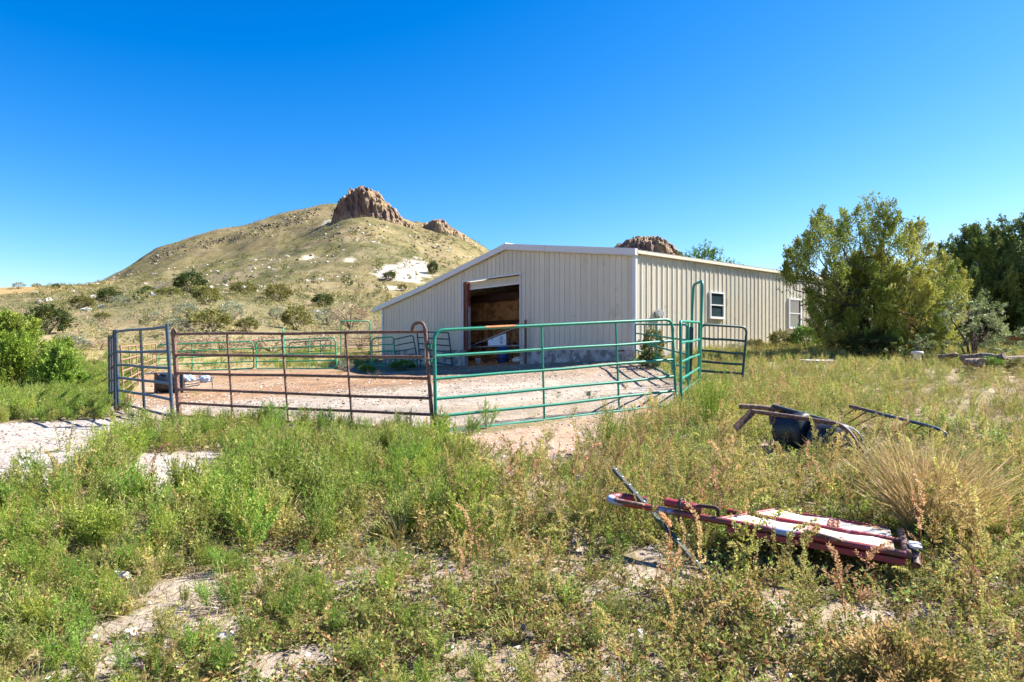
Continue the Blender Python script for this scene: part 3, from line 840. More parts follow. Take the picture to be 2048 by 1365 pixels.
# inside of the barn: lined cross wall, beam, girts, dirt sill
IW = 4.2
MB().hexa([fw(.2, IW, .5), fw(tL - .2, IW, .5), fw(tL - .2, IW + .1, .5), fw(.2, IW + .1, .5), fw(.2, IW, eave - .4), fw(tL - .2, IW, eave - .9), fw(tL - .2, IW + .1, eave - .9), fw(.2, IW + .1, eave - .4)]).build("inner_wall", M['ply'], barn)
for zz, th in ((4.35, .42), (2.95, .16), (1.75, .12)):
    MB().box(fw(tL / 2, IW - .1, zz), (tL - .6, .16, th), (T3, S3, ZV)).build("girt", M['beam'], barn)
for tt in (4, 7.5, 11.5, 15):
    MB().box(fw(tt, IW - .12, 2.6), (.14, .1, 3.6), (T3, S3, ZV)).build("stud", M['ply'], barn)
MB().hexa([fw(tL - .35, .2, .5), fw(tL - .35, IW, .5), fw(tL - .25, IW, .5), fw(tL - .25, .2, .5), fw(tL - .35, .2, 3.3), fw(tL - .35, IW, 3.3), fw(tL - .25, IW, 3.3), fw(tL - .25, .2, 3.3)]).build("inner_wall", M['ply'], barn)

# windows in the side wall
def window(px0, px1, py0, py1):
    s0, s1 = px_s(px0), px_s(px1); sm = (s0 + s1) / 2
    Y = BC.y + SD.y * sm
    z1, z0 = z_at(py0, Y), z_at(py1, Y)
    zm = (z0 + z1) / 2; w = s1 - s0
    fr = MB()
    for ss, ww in ((s0 + .03, .06), (s1 - .03, .06)): fr.box(fw(-.075, ss, zm), (.09, ww, z1 - z0), (T3, S3, ZV))
    for zz in (z0 + .03, z1 - .03): fr.box(fw(-.077, sm, zz), (.09, w - .12, .06), (T3, S3, ZV))
    f = fr.build("window", M['trim'], barn)
    MB().box(fw(-.085, sm, zm), (.06, w - .12, .045), (T3, S3, ZV)).build("meeting_rail", M['trim'], f)
    MB().box(fw(-.068, sm, (zm + z1) / 2), (.012, w - .11, (z1 - z0) / 2 - .07), (T3, S3, ZV)).build("pane", M['glass'], f)
    MB().box(fw(-.060, sm, (zm + z0) / 2), (.012, w - .11, (z1 - z0) / 2 - .07), (T3, S3, ZV)).build("pane", M['glass'], f)
    MB().box(fw(-.10, sm, z0 - .02), (.12, w + .06, .03), (T3, S3, ZV)).build("sill", M['trim'], f)
    print("window", s0, s1, z0, z1)
window(1416, 1444, 585, 637); window(1574, 1598, 598, 657)
s_ = px_s(1312); zz = z_at(627, BC.y + SD.y * s_)
mb = MB().box(fw(-.13, s_, zz), (.16, .22, .24), (T3, S3, ZV)); mb.box(fw(-.1, s_ + .22, zz - .02), (.1, .12, .16), (T3, S3, ZV))
mb.tube([fw(-.07, s_ - .05, zz - .12), fw(-.07, s_ - .05, zz - .9)], .02, 6)
tag(mb.build("meter_box", M['galv'], None, fw(-.07, s_, zz)), "small grey electric box fixed near the barn corner", "electric box")
# outlet stub at the foot of the front wall
s_ = px_t(1250)
tag(MB().tube([fw(s_, -.05, 1.36), fw(s_, -.2, 1.36), fw(s_ + .25, -.22, 1.36)], .03, 6).build("water_spigot", M['rust'], None, fw(s_, -.05, 1.36)), "rusty pipe spigot low on the shaded barn front", "spigot")

# hinged triangular brace with a printed sheet, in front of the door
def bracket():
    Yd = BC.y + TD.y * t_d0 - 0.6
    root = empty("swing_bracket", P(1050, 735, Yd), "white triangular swing bracket with pale printed sheet across barn doorway", "bracket")
    a, b, c = P(1049, 648, Yd), P(934, 695.5, Yd + 4.6), P(1049, 691, Yd)
    MB().tube([P(1051, 640, Yd), P(1051, 735, Yd)], .05, 8).build("post", M['rust'], root)
    MB().tube([a, b], .02, 6).build("brace", M['galv'], root)
    MB().tube([c, b], .02, 6).build("arm", M['galv'], root)
    def on(px, py):     # point in the bracket's plane
        f = (1049 - px) / (1049 - 934.0)
        # perspective-correct interpolation of depth along the arm
        y0, y1 = Yd, Yd + 4.6
        return P(px, py, 1 / ((1 - f) / y0 + f / y1))
    q = [on(976, 681), on(1012, 667), on(1012, 690.5), on(976, 692)]
    n = (q[1] - q[0]).cross(q[3] - q[0]).normalized() * .012
    sh = MB().hexa([q[3], q[2], q[1], q[0], q[3] + n, q[2] + n, q[1] + n, q[0] + n]).build("printed_sheet", M['bluewhite'], root)
    cpt = on(1003, 680.5) + n * (-1.6 if n.y > 0 else 1.6)
    ux = (on(1012, 680) - on(1003, 680)).normalized(); uz = ZV
    lg = MB()
    def seg(x0, y0, x1, y1): lg.bar(cpt + ux * x0 + uz * y0, cpt + ux * x1 + uz * y1, .012, .012)
    for sx in (-1, 1):
        for sy in (-1, 1):
            seg(0, sy * .17, sx * .10, sy * .06); seg(sx * .10, sy * .06, sx * .06, 0); seg(sx * .13, sy * .13, sx * .05, sy * .07)
    lg.build("emblem", M['logo'], sh)
bracket()
# things inside the doorway
def in_barn(px, py, s): 
    t = px_t(px, s); pt = fw(t, s, 0); return Vector((pt.x, pt.y, Hs(pt.x, pt.y)))
g = in_barn(1006, 712, 2.0)
mb = MB().lathe([(.0, 0), (.27, .0), (.29, .04), (.29, .28), (.3, .30), (.29, .32), (.29, .58), (.3, .6), (.29, .62), (.285, .86), (.25, .88), (0, .88)], 18, g)
tag(mb.build("plastic_barrel", M['bluebarrel'], None, g), "blue plastic barrel inside the dark barn doorway", "barrel")
g = in_barn(1025, 712, 2.6)
br = empty("leaning_boards", g, "brown boards leaning together inside the barn doorway", "boards")
for k, (dx, h) in enumerate(((0, 1.5), (.25, 1.2), (.5, 1.7))):
    MB().bar(g + Vector((dx, 0, 0)), g + Vector((dx - .35, .6, h)), .14, .03).build("board", M['wood'], br)
g = in_barn(956, 715, 1.2)
tag(MB().lathe([(0, 0), (.13, 0), (.16, .3), (.15, .31), (.12, .02)], 14, g).build("bucket", M['bluewhite'], None, g), "small pale blue bucket just inside the barn door", "bucket")
def lump_mesh(name, r, seed, sub=2, sq=(1, 1, 1), rough=.35, fr=1.6):
    import bmesh
    bm = bmesh.new(); bmesh.ops.create_icosphere(bm, subdivisions=sub, radius=1)
    for v in bm.verts:
        d = 1 + rough * mnoise.fractal(v.co * fr + Vector((seed, seed * 2, 1)), 1, 2, 3)
        v.co = Vector((v.co.x * sq[0], v.co.y * sq[1], v.co.z * sq[2])) * d * r
    me = bpy.data.meshes.new(name); bm.to_mesh(me); bm.free(); return me
g = hit(1040, 725)
o = place("feed_sack", lump_mesh("feed_sack", .26, 3, 3, (1.3, .8, .6), .5), M['white']); o.location = g + Vector((0, 0, .1))
tag(o, "crumpled white sack lying at the barn door sill", "sack")
g = in_barn(985, 712, 1.0)
mb = MB()
rr = random.Random(3)
for k in range(5):
    a = g + Vector((rr.uniform(-.5, .5), rr.uniform(-.3, .3), .06 + .03 * k)); b = a + Vector((rr.uniform(-.9, .9), rr.uniform(-.5, .5), rr.uniform(0, .2)))
    mb.tube([a, (a + b) / 2 + Vector((0, 0, .05)), b], .025, 6)
tag(mb.build("scrap_pipe_heap", M['beam'], None, g), "heap of dark scrap pipes on the barn floor", "scrap heap")

# ------------------------------------------------------------------ corral panels
GREEN6 = [0, .158, .33, .526, .747, 1]
BROWN6 = [0, .158, .325, .525, .745, 1]
def panel(name, label, cat, L, Rr, mat, fr, ups, r=.022, corner=.14, group=None, legs=True, bow=0.012, upmat=None, flat_up=False, rsc=1.0, frame=True):
    """L,Rr: (top px, top py, bottom px, bottom py, Y): the panel's two ends; fr: rail heights; ups: inner uprights"""
    lt, lb = P(L[0], L[1], L[4]), P(L[2], L[3], L[4])
    rtp, rb = P(Rr[0], Rr[1], Rr[4]), P(Rr[2], Rr[3], Rr[4])
    def at(u, v): return (lb * (1 - u) + rb * u) * (1 - v) + (lt * (1 - u) + rtp * u) * v
    base = Vector((lb.x, lb.y, Hs(lb.x, lb.y)))
    root = empty(name, base, label, cat, group)
    nrm = (rb - lb).cross(lt - lb).normalized()
    if nrm.y > 0: nrm = -nrm
    rr_ = random.Random(hash(label) % 1000 if False else len(label))
    if frame:
        pts = bez([(at(0, .5), 0), (at(0, 1), corner), (at(.5, 1.0), 0), (at(1, 1), corner), (at(1, 0), corner * .6), (at(.5, 0), 0), (at(0, 0), corner * .6), (at(0, .5), 0)], 6)
        MB().tube(pts, r * 1.12, 8, False).build("frame", mat, root)
        inner = [f for f in fr if 0 < f < 1]
    else:
        inner = fr
        for u in (0, 1):
            MB().tube([at(u, -.04), at(u, 1.03)], r * 1.25, 8).build("end_post", mat, root)
    for f in inner:
        pts = [at(u, f) + ZV * rr_.uniform(-bow, bow) * (0 < u < 1) + nrm * rr_.uniform(-bow, bow) * (0 < u < 1) for u in (0, .25, .5, .75, 1)]
        MB().tube(pts, r * rsc, 8).build("rail", mat, root)
    for u in ups:
        if flat_up:
            MB().bar(at(u, 0.0) - nrm * r * .9, at(u, 1.0) - nrm * r * .9, .12, .02, nrm).build("upright", upmat or mat, root)
        else:
            MB().tube([at(u, 0), at(u, 1)], r * .8, 6).build("upright", upmat or mat, root)
    if legs:
        for u in (.012, .988):
            q = at(u, 0); gz = Hs(q.x, q.y)
            if q.z - gz > .03: MB().tube([q, Vector((q.x, q.y, gz - .05))], r * .9, 6).build("leg", mat, root)
    root["_at"] = 0
    del root["_at"]
    return root, at, nrm
# near green gate
gg, at, nr = panel("corral_gate", "long bright green tube gate nearest the camera with a rust patch", "gate", (868, 661, 872, 866, 9.87), (1344, 639, 1352, 809, 11.96), M['green'], GREEN6, (.405, .727), .024, .17)
pt = [at(.185, 1) + ZV * .003, at(.30, 1) + ZV * .004]
MB().tube(pt, .0275, 8).build("rust_patch", mat_paint("orange_rust", lin(178, 116, 66), lin(150, 90, 50), .45, .7), gg)
for u in (.0,):
    for v in (.985 - .14, .45 + .26, 0.02):
        MB().tube([at(u, v) + nr * .0, at(u, v) + (at(0, v) - at(.3, v)).normalized() * .10], .016, 6).build("hinge_pin", M['green'], gg)
        MB().tube([at(-.012, v) - ZV * .03, at(-.012, v) + ZV * .03], .022, 8).build("hinge_eye", M['green'], gg)
# brown panel with cane-shaped end
bp, at, nr = panel("corral_fence", "long rust brown pipe panel left of the bright green gate", "fence panel", (346, 669, 357, 832, 11.8), (851, 664, 866, 861, 9.9), M['rust'], BROWN6, (.245, .475, .72), .024, 0.02, frame=False, rsc=.98)
MB().tube(bez([(at(.955, 1.0), 0), (at(.962, 1.08), .05), (at(.985, 1.10), .06), (at(.998, 1.07), .05), (at(1.0, .9), 0)], 6), .026, 8).build("cane_end", M['rust'], bp)
MB().bar(at(.0, 1.06), at(.014, 1.0), .09, .02, nr).build("hook_plate", M['rust'], bp)
MB().bar(at(.003, 0), at(.003, 1.04), .075, .05, nr).build("end_post", M['rust'], bp)
# chain between the two
c0 = P(852, 716, 9.82); c1 = P(874, 708, 9.82)
ch = empty("chain", c0, "short steel chain tying the green gate to the brown panel", "chain")
for k in range(9):
    f = k / 8; q = c0.lerp(c1, f) + Vector((0, 0, -.045 * math.sin(math.pi * f)))
    axx = Vector((1, 0, .3 * math.cos(math.pi * f))).normalized(); axy = Vector((0, 1, 0)) if k % 2 else Vector((0, 0, 1))
    MB().tube([q + axx * (.014 * math.cos(a)) + axy * (.009 * math.sin(a)) for a in [2 * math.pi * j / 8 for j in range(9)]], .0035, 5, False).build("link", M['chain'], ch)
MB().tube(bez([(P(853, 716, 9.8), 0), (P(846, 724, 9.8), .02), (P(850, 726, 9.8), .02), (P(850, 698, 9.8), 0)]), .006, 6).build("wire_tie", M['chain'], ch)
# blue panels
panel("corral_fence", "leaning blue panel with a wide dark center plate left of the brown panel", "fence panel", (232, 664, 237, 808, 14.3), (334, 654, 345, 834, 11.85), M['blue'], [0, .19, .365, .54, .725, 1], (.5,), .026, .02, frame=False, flat_up=True, upmat=M['blue_dark'])
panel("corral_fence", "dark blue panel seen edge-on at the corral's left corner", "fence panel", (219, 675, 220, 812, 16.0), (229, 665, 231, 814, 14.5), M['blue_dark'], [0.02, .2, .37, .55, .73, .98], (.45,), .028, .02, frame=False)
# receding rusty left side
panel("corral_fence", "pale rusty panel inside the left corner behind the blue panel", "fence panel", (241, 694, 248, 797, 19.4), (283, 691, 288, 765, 27.0), M['rust_pale'], BROWN6, (.33, .67), .026, .02, frame=False)
panel("corral_fence", "pale rusty panel at far left, meeting the bright green panels", "fence panel", (283, 691, 288, 765, 27.2), (311, 688, 316, 744, 35.6), M['rust_pale'], BROWN6, (.33, .67), .026, .02, frame=False)
# far side
F5 = [0, .26, .5, .74, 1]
GF = "green panels along the far side"
panel("corral_fence", "bright green far panel, leftmost of the far side of the corral", "fence panel", (314, 690, 316, 745, 36), (506, 683, 508, 737, 36), M['green_far'], F5, (.36,), .031, .28, group=GF)
panel("corral_fence", "bright green far panel, second from left across the corral", "fence panel", (512, 683, 513, 738, 36), (671, 676, 673, 737, 33.2), M['green_far'], F5, (.36, .68), .031, .28, group=GF)
panel("corral_fence", "bright green panel in front of the barn's left corner", "fence panel", (743, 677, 745, 733, 33), (788, 674, 789, 730, 32.5), M['green_far'], F5, (), .031, .25, group=GF)
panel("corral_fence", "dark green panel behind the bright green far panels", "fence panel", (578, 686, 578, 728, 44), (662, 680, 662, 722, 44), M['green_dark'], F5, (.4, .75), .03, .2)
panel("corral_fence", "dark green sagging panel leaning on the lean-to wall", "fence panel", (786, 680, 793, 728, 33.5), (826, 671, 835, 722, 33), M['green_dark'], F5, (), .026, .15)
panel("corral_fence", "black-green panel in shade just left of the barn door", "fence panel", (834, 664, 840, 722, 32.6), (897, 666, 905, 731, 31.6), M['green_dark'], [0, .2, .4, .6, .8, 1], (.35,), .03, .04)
panel("corral_fence", "brown weathered panel behind the far bow gate", "fence panel", (690, 681, 690, 722, 40), (784, 675, 784, 716, 42), M['rust_pale'], [0, .2, .4, .6, .8, 1], (.35, .7), .026, .02, frame=False)
def bow_gate(name, label, pts, r, mat, legpts=None):
    root = empty(name, Vector((pts[0].x, pts[0].y, Hs(pts[0].x, pts[0].y))), label, "gate frame")
    p0 = Vector((pts[0].x, pts[0].y, Hs(pts[0].x, pts[0].y) - .05)); p3 = Vector((pts[3].x, pts[3].y, Hs(pts[3].x, pts[3].y) - .05))
    MB().tube(bez([(p0, 0), (pts[1], .16), (pts[2], .16), (p3, 0)], 6), r, 8).build("bow", mat, root)
    return root
rb_ = bow_gate("bow_frame", "tall green bow frame at the far side beside dry brush", [P(682, 735, 33), P(682, 642, 33), P(740, 643, 33.4), P(741, 733, 33.4)], .03, M['green_far'])
for f in (.30, .46, .62):
    MB().tube([P(682, 735, 33).lerp(P(682, 642, 33), f), P(741, 733, 33.4).lerp(P(740, 643, 33.4), f)], .02, 6).build("rail", M['rust_pale'], rb_)
rb_ = bow_gate("bow_frame", "narrow green bow frame seen edge-on amid the far green panels", [P(570, 735, 35.5), P(566, 658, 35.5), P(567, 656, 37), P(571, 733, 37)], .035, M['green_far'])
# right side
panel("corral_gate", "short green gate seen nearly end-on beside the long green gate", "gate", (1361, 643, 1362, 815, 11.85), (1399, 645, 1397, 781, 15.2), M['green'], GREEN6, (.35,), .024, .10)
rb_ = bow_gate("bow_frame", "tall green bow frame rising above the right corner of corral", [P(1378, 770, 16.3), P(1387, 570, 16.4), P(1405, 562, 15.3), P(1398, 782, 15.3)], .033, M['green'])
MB().bar(P(1378, 770, 16.2), P(1383, 655, 16.2), .1, .02, (0, 1, 0)).build("plate", M['green_dark'], rb_)
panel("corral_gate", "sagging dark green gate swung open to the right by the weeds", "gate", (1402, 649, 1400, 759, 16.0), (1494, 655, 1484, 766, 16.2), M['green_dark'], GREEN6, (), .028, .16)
for o_ in list(C.objects):
    pass
panel("corral_fence", "green panel running back from the bow frame to the barn corner", "fence panel", (1271, 649, 1271, 718, 23.4), (1374, 650, 1372, 768, 16.6), M['green'], F5, (.25, .5, .8), .026, .1, flat_up=True)

# ------------------------------------------------------------------ trough by the left side of the corral
def trough():
    g = hit(342, 786)
    Y = g.y
    root = empty("barrel_trough", g, "dark half-barrel trough on a galvanised stand inside the corral", "trough")
    ax = (Vector((.3, .95, 0)).normalized(), ZV, Vector((-.95, .3, 0)).normalized())
    prof = [(.0, -.36), (.27, -.36), (.30, -.32), (.31, 0), (.30, .32), (.27, .36), (0, .36)]
    ln = (ax[0], ZV, ax[0].cross(ZV))
    MB().lathe(prof, 20, g + ZV * .31, (Vector((.25, -.97, 0)), ZV, Vector((.97, .25, 0)))).build("barrel", M['black'], root)
    for dx in (.42, -.40):
        MB().bar(g + Vector((dx, -.15, -.05)), g + Vector((dx, -.15, .66)), .10, .06, (0, 1, 0)).build("stand_leg", M['blue_dark'] if dx > 0 else M['rust'], root)
    MB().tube([P(290, 748, Y), P(338, 746, Y - .2)], .03, 8).build("rail", M['galv'], root)
    MB().tube([P(290, 788, Y - .2), P(340, 786, Y - .2)], .025, 8).build("skid", M['rust'], root)
    st = empty("wire_stand", hit(400, 778), "low white wire frame with crumpled sheet right of the trough", "wire frame")
    for (a, b) in (((364, 765), (424, 757)), ((364, 771), (424, 763)), ((424, 753), (425, 777)), ((364, 750), (365, 780)), ((364, 776), (400, 770))):
        MB().tube([P(a[0], a[1], Y), P(b[0], b[1], Y + .3)], .02, 6).build("bar", M['galv'], st)
    o = place("crumpled_sheet", lump_mesh("crumpled_sheet", .2, 9, 3, (1.5, .8, .6), .7), M['bluewhite'], st)
    o.location = P(372, 757, Y + .1)
    o = place("crumpled_sheet", lump_mesh("crumpled_sheet", .16, 5, 3, (1.3, .8, .6), .7), M['bluewhite'], st)
    o.location = P(408, 758, Y + .25)
trough()

# ------------------------------------------------------------------ scrap in the weeds: red and white gate lying flat
def red_gate():
    A, B = P(1812, 1110, 3.72), P(1228, 1003, 4.52)
    A2, B2 = P(1788, 1060, 4.34), None
    d = (B - A).normalized()
    up = d.cross(A2 - A).normalized()
    if up.z < 0: up = -up
    wv = (A2 - A) - d * (A2 - A).dot(d)
    L = (B - A).length; Wd = wv.length; wv.normalize()
    def q(u, v, h=0): return A + d * (u * L) + wv * (v * Wd) + up * h
    g = Vector((q(.4, .5).x, q(.4, .5).y, Hs(q(.4, .5).x, q(.4, .5).y)))
    root = empty("fallen_gate", g, "fallen red and white sheeted bow gate lying tilted in the weeds", "gate")
    MB().tube([q(0, 0), q(.3, 0), q(.6, 0), q(.93, 0)], .022, 10).build("near_rail", M['worn_tube'], root)
    MB().tube(bez([(q(.93, 0), 0), (q(1.03, 0), .09), (q(1.03, .3), .09), (q(.9, .32), 0)], 8), .024, 10).build("bow_end", M['worn_tube'], root)
    MB().bar(q(0, -.02, -.040), q(.56, -.02, -.040), .026, .034, up).build("lower_channel", M['pink'], root)
    MB().tube([q(.0, .50), q(.60, .50)], .019, 10).build("middle_rail", M['pink'], root)
    MB().tube([q(-.005, 0), q(-.005, 1)], .024, 10).build("end_tube", M['rust'], root)
    MB().tube([q(-.03, .0, -.05), q(-.03, .12, .0)], .025, 10).build("end_sleeve", M['rust'], root)
    MB().tube([q(.04, 1.0), q(.44, 1.0)], .012, 8).build("far_edge", M['pink'], root)
    MB().tube([q(.44, 1.0), q(.60, .05)], .014, 8).build("cross_edge", M['pink'], root)
    def sheet(u0, u1, v0, v1, name="sheet", m_=None, h=0.0):
        t = .006
        s_ = MB()
        n = 8
        for k in range(n):
            a, b = u0 + (u1 - u0) * k / n, u0 + (u1 - u0) * (k + 1) / n
            c_, d_ = a, b
            if u1 > .5: a, b = u0 + (u1 - .16 * v0 - u0) * k / n, u0 + (u1 - .16 * v0 - u0) * (k + 1) / n; c_, d_ = u0 + (u1 - .16 * v1 - u0) * k / n, u0 + (u1 - .16 * v1 - u0) * (k + 1) / n
            h0, h1 = h + .006 * math.sin(k * 1.9), h + .006 * math.sin((k + 1) * 1.9)
            s_.hexa([q(a, v0, h0 - t), q(b, v0, h1 - t), q(d_, v1, h1 - t), q(c_, v1, h0 - t), q(a, v0, h0), q(b, v0, h1), q(d_, v1, h1), q(c_, v1, h0)])
        return s_.build(name, m_ or M['sheet'], root)
    sheet(.03, .60, .06, .46); sheet(.03, .60, .54, .98)
    sheet(.26, .30, .08, .42, "plate", M['rustplate'], .012); sheet(.20, .24, .60, .92, "plate", M['rustplate'], .012)
    for u in (.245,):
        MB().tube(bez([(q(u + .055, .02, .02), 0), (q(u + .055, -.10, .045), .03), (q(u - .055, -.14, .03), .05), (q(u - .055, .02, .02), 0)], 6), .014, 8).build("loop_handle", M['rust'], root)
    MB().tube(bez([(q(.68, .0, .02), 0), (q(.68, .0, .07), .03), (q(.60, .0, .08), .03), (q(.60, .03, .02), 0)], 6), .012, 8).build("loop_handle", M['beam'], root)
    MB().tube(bez([(q(.99, .0, .02), 0), (q(.97, -.18, .03), .05), (q(.88, -.12, .03), .05), (q(.88, .0, .01), 0)], 6), .013, 8).build("loop_handle", M['rust'], root)
    MB().tube([q(.66, .02, .05), q(.80, .02, .055)], .028, 10).build("sleeve", M['pink'], root)
    MB().tube([q(.74, -.02, -.05), q(.74, -.02, .09), q(.74, .05, .09)], .008, 6).build("strap", M['black'], root)
    MB().bar(q(-.03, .1, .035), q(-.03, .32, .035), .06, .012, up).build("latch_tab", M['trim'], root)
    for u in (.05, .5):   # blocks that carry it
        c = q(u, .6, -.08)
        MB().bar(Vector((c.x, c.y, Hs(c.x, c.y) - .03)), c, .12, .1).build("support_block", M['wood'], root)
red_gate()
def t_post():
    a = P(1447, 1186, 3.75); b = P(1226, 934, 4.95)
    g = Vector((a.x, a.y, Hs(a.x, a.y)))
    root = empty("studded_post", g, "dark studded steel post lying across the fallen gate", "post")
    d = (b - a).normalized(); side = d.cross(ZV).normalized()
    MB().bar(a, b, .028, .006).build("flange", M['tpost'], root)
    MB().bar(a - ZV * .018, b - ZV * .018, .006, .032).build("web", M['tpost'], root)
    n = 13; me = None
    for k in range(n):
        q = a.lerp(b, (k + .5) / n) + ZV * .008
        MB().box(q, (.011, .008, .008), (d, side, d.cross(side))).build("stud", M['white'], root)
t_post()
# tipped feeder with black tubs
def feeder():
    g = hit(1640, 925)
    root = empty("tipped_feeder", g, "tipped pipe feeder frame holding two black rubber tubs", "feeder")
    Y0, Y1 = 8.1, 7.45
    MB().tube([P(1478, 813, Y0 + .1), P(1520, 815, Y0), P(1562, 820, Y0)], [.034, .032, .03], 10).build("end_pipe", M['rust_pale'], root)
    MB().tube(bez([(P(1545, 812, Y0), 0), (P(1697, 854, Y1 + .1), .12), (P(1722, 872, Y1), .12), (P(1724, 932, Y1), 0)], 6), .024, 10).build("back_pipe", M['blue_dark'], root)
    MB().tube(bez([(P(1504, 823, Y0 - .25), 0), (P(1600, 836, 7.7), 0), (P(1684, 850, 7.35), .1), (P(1712, 880, 7.25), .1), (P(1714, 935, 7.25), 0)], 6), .026, 10).build("front_pipe", M['rust'], root)
    MB().bar(P(1506, 823, Y0 - .25), P(1470, 858, Y0 - .35), .09, .012, (0, 1, .2)).build("bent_strap", M['rust'], root)
    MB().bar(P(1543, 822, Y0 - .05), P(1545, 850, Y0 - .1), .06, .03, (0, 1, 0)).build("strap", M['rust'], root)
    MB().bar(P(1630, 846, 7.6), P(1632, 905, 7.5), .055, .02, (0, 1, 0)).build("strap", M['rust'], root)
    for px, py, Y, r in ((1596, 862, 7.95, .235), (1668, 886, 7.6, .235)):
        c = P(px, py, Y)
        axd = Vector((.35, -.93, .10)).normalized()          # bottoms of the tubs face the camera
        x = axd.cross(ZV).normalized(); y = axd.cross(x)
        prof = [(r * 1.08, -.16), (r * 1.1, -.14), (r * 1.02, -.12), (r * .96, .10), (r * .90, .15), (r * .80, .175), (r * .4, .18), (0, .172)]
        MB().lathe(prof, 26, c, (x, y, axd)).build("tub", M['black'], root)
    # rear sheet
    MB().hexa([P(1560, 826, 8.2), P(1700, 862, 7.75), P(1706, 930, 7.75), P(1566, 895, 8.2), P(1560, 826, 8.22), P(1700, 862, 7.77), P(1706, 930, 7.77), P(1566, 895, 8.22)]).build("back_sheet", M['blue_dark'], root)
    MB().hexa([P(1556, 816, 8.1), P(1692, 853, 7.55), P(1694, 857, 7.75), P(1558, 824, 8.25), P(1556, 818, 8.1), P(1692, 855, 7.55), P(1694, 859, 7.75), P(1558, 826, 8.25)]).build("top_sheet", M['black'], root)
feeder()
def hay_rack():
    g = hit(1800, 905)
    root = empty("hay_rack", g, "bent blue hay rack bar with rusty tines right of the tubs", "hay rack")
    bar = bez([(P(1699, 813, 8.9), 0), (P(1800, 838, 8.4), 0), (P(1880, 858, 8.0), .14), (P(1898, 874, 7.95), .12), (P(1899, 925, 7.95), 0)], 6)
    MB().tube(bar, .02, 8).build("bar", M['blue'], root)
    MB().tube([P(1699, 812, 8.9), P(1755, 826, 8.62)], .0215, 8).build("rusty_end", M['rust'], root)
    for (a, b, Y) in (((1712, 817), (1682, 836), 8.8), ((1735, 823), (1690, 850), 8.7), ((1757, 829), (1712, 852), 8.6), ((1820, 845), (1786, 868), 8.3), ((1845, 851), (1800, 880), 8.2), ((1868, 857), (1808, 898), 8.1)):
        MB().tube([P(a[0], a[1], Y), P(b[0], b[1], Y + .35)], .009, 6).build("tine", M['rust'], root)
hay_rack()
a, b = P(1726, 916, 7.35), P(1868, 918, 7.5)
tag(MB().tube([a, a.lerp(b, .5) - ZV * .01, b], .010, 6).build("white_rod", M['white'], None, a), "thin white rod low in the weeds right of the tubs", "rod")

# ------------------------------------------------------------------ right field bits
def slab():
    g = hit(1637, 727)
    o = MB().hexa([g + Vector(v) for v in ((-.55, -.5, -.1), (.55, -.45, -.1), (.6, .5, -.1), (-.5, .5, -.1), (-.5, -.45, .09), (.5, -.4, .08), (.55, .45, .12), (-.45, .45, .11))]).build("concrete_slab", M['concrete'], None, g)
    o["kind"] = "thing"
    tag(o, "pale concrete slab lying flat in grass before the juniper", "slab")
slab()
g = hit(1834, 729)
pst = empty("stone_pillar", g, "short stone pillar with a flat cap in the right field", "pillar")
pst["kind"] = "thing"
MB().lathe([(.11, -.1), (.12, .0), (.10, .18), (.11, .3)], 9, g).build("shaft", M['stone'], pst)
MB().lathe([(0, .3), (.16, .3), (.17, .34), (.15, .38), (0, .385)], 11, g).build("cap", M['stone'], pst)
def logs():
    rr = random.Random(12)
    spec = [((1876, 729), (1915, 733), .07, "short weathered branch at the left end of the log pile"), ((1925, 734), (2010, 742), .11, "thick grey log lying across the far log pile"),
            ((1930, 742), (2070, 738), .08, "long thin weathered log reaching out of the right edge"), ((1938, 744), (1965, 756), .09, "stubby split log at the front of the log pile")]
    for a, b, r, lb in spec:
        p0, p1 = hit(*a), hit(*b)
        p0 += ZV * (r + .14); p1 += ZV * (r + .24)
        pts = [p0.lerp(p1, k / 6) + Vector((rr.uniform(-.04, .04), rr.uniform(-.04, .04), rr.uniform(-.02, .04))) for k in range(7)]
        tag(MB().tube(pts, [r * rr.uniform(.75, 1.15) for _ in pts], 9).build("log", M['wood'], None, p0), lb, "log", "logs in the right field")
logs()
def propane():
    s0 = px_s(1660); c = fw(-1.3, s0 - .2, 0); gz = Hs(c.x, c.y)
    Y = c.y
    zc = z_at(668, Y) - .05
    root = empty("propane_tank", Vector((c.x, c.y, gz)), "white propane tank half hidden by bushes at the barn wall", "tank")
    MB().lathe([(0, -1.1), (.2, -1.06), (.36, -.92), (.42, -.7), (.42, .7), (.36, .92), (.2, 1.06), (0, 1.1)], 20, Vector((c.x, c.y, zc)), (T3, ZV, S3)).build("shell", M['white'], root)
    MB().lathe([(.15, .38), (.15, .58), (.12, .64), (0, .66)], 14, Vector((c.x, c.y, zc)) - S3 * .5).build("dome", M['white'], root)
    for k in (-.6, .6):
        q = Vector((c.x, c.y, zc)) + S3 * k
        MB().hexa([Vector((q.x - .1, q.y - .1, gz - .1)), Vector((q.x + .1, q.y - .1, gz - .1)), Vector((q.x + .1, q.y + .1, gz - .1)), Vector((q.x - .1, q.y + .1, gz - .1)), Vector((q.x - .1, q.y - .1, zc - .3)), Vector((q.x + .1, q.y - .1, zc - .3)), Vector((q.x + .1, q.y + .1, zc - .3)), Vector((q.x - .1, q.y + .1, zc - .3))]).build("foot", M['concrete'], root)
propane()
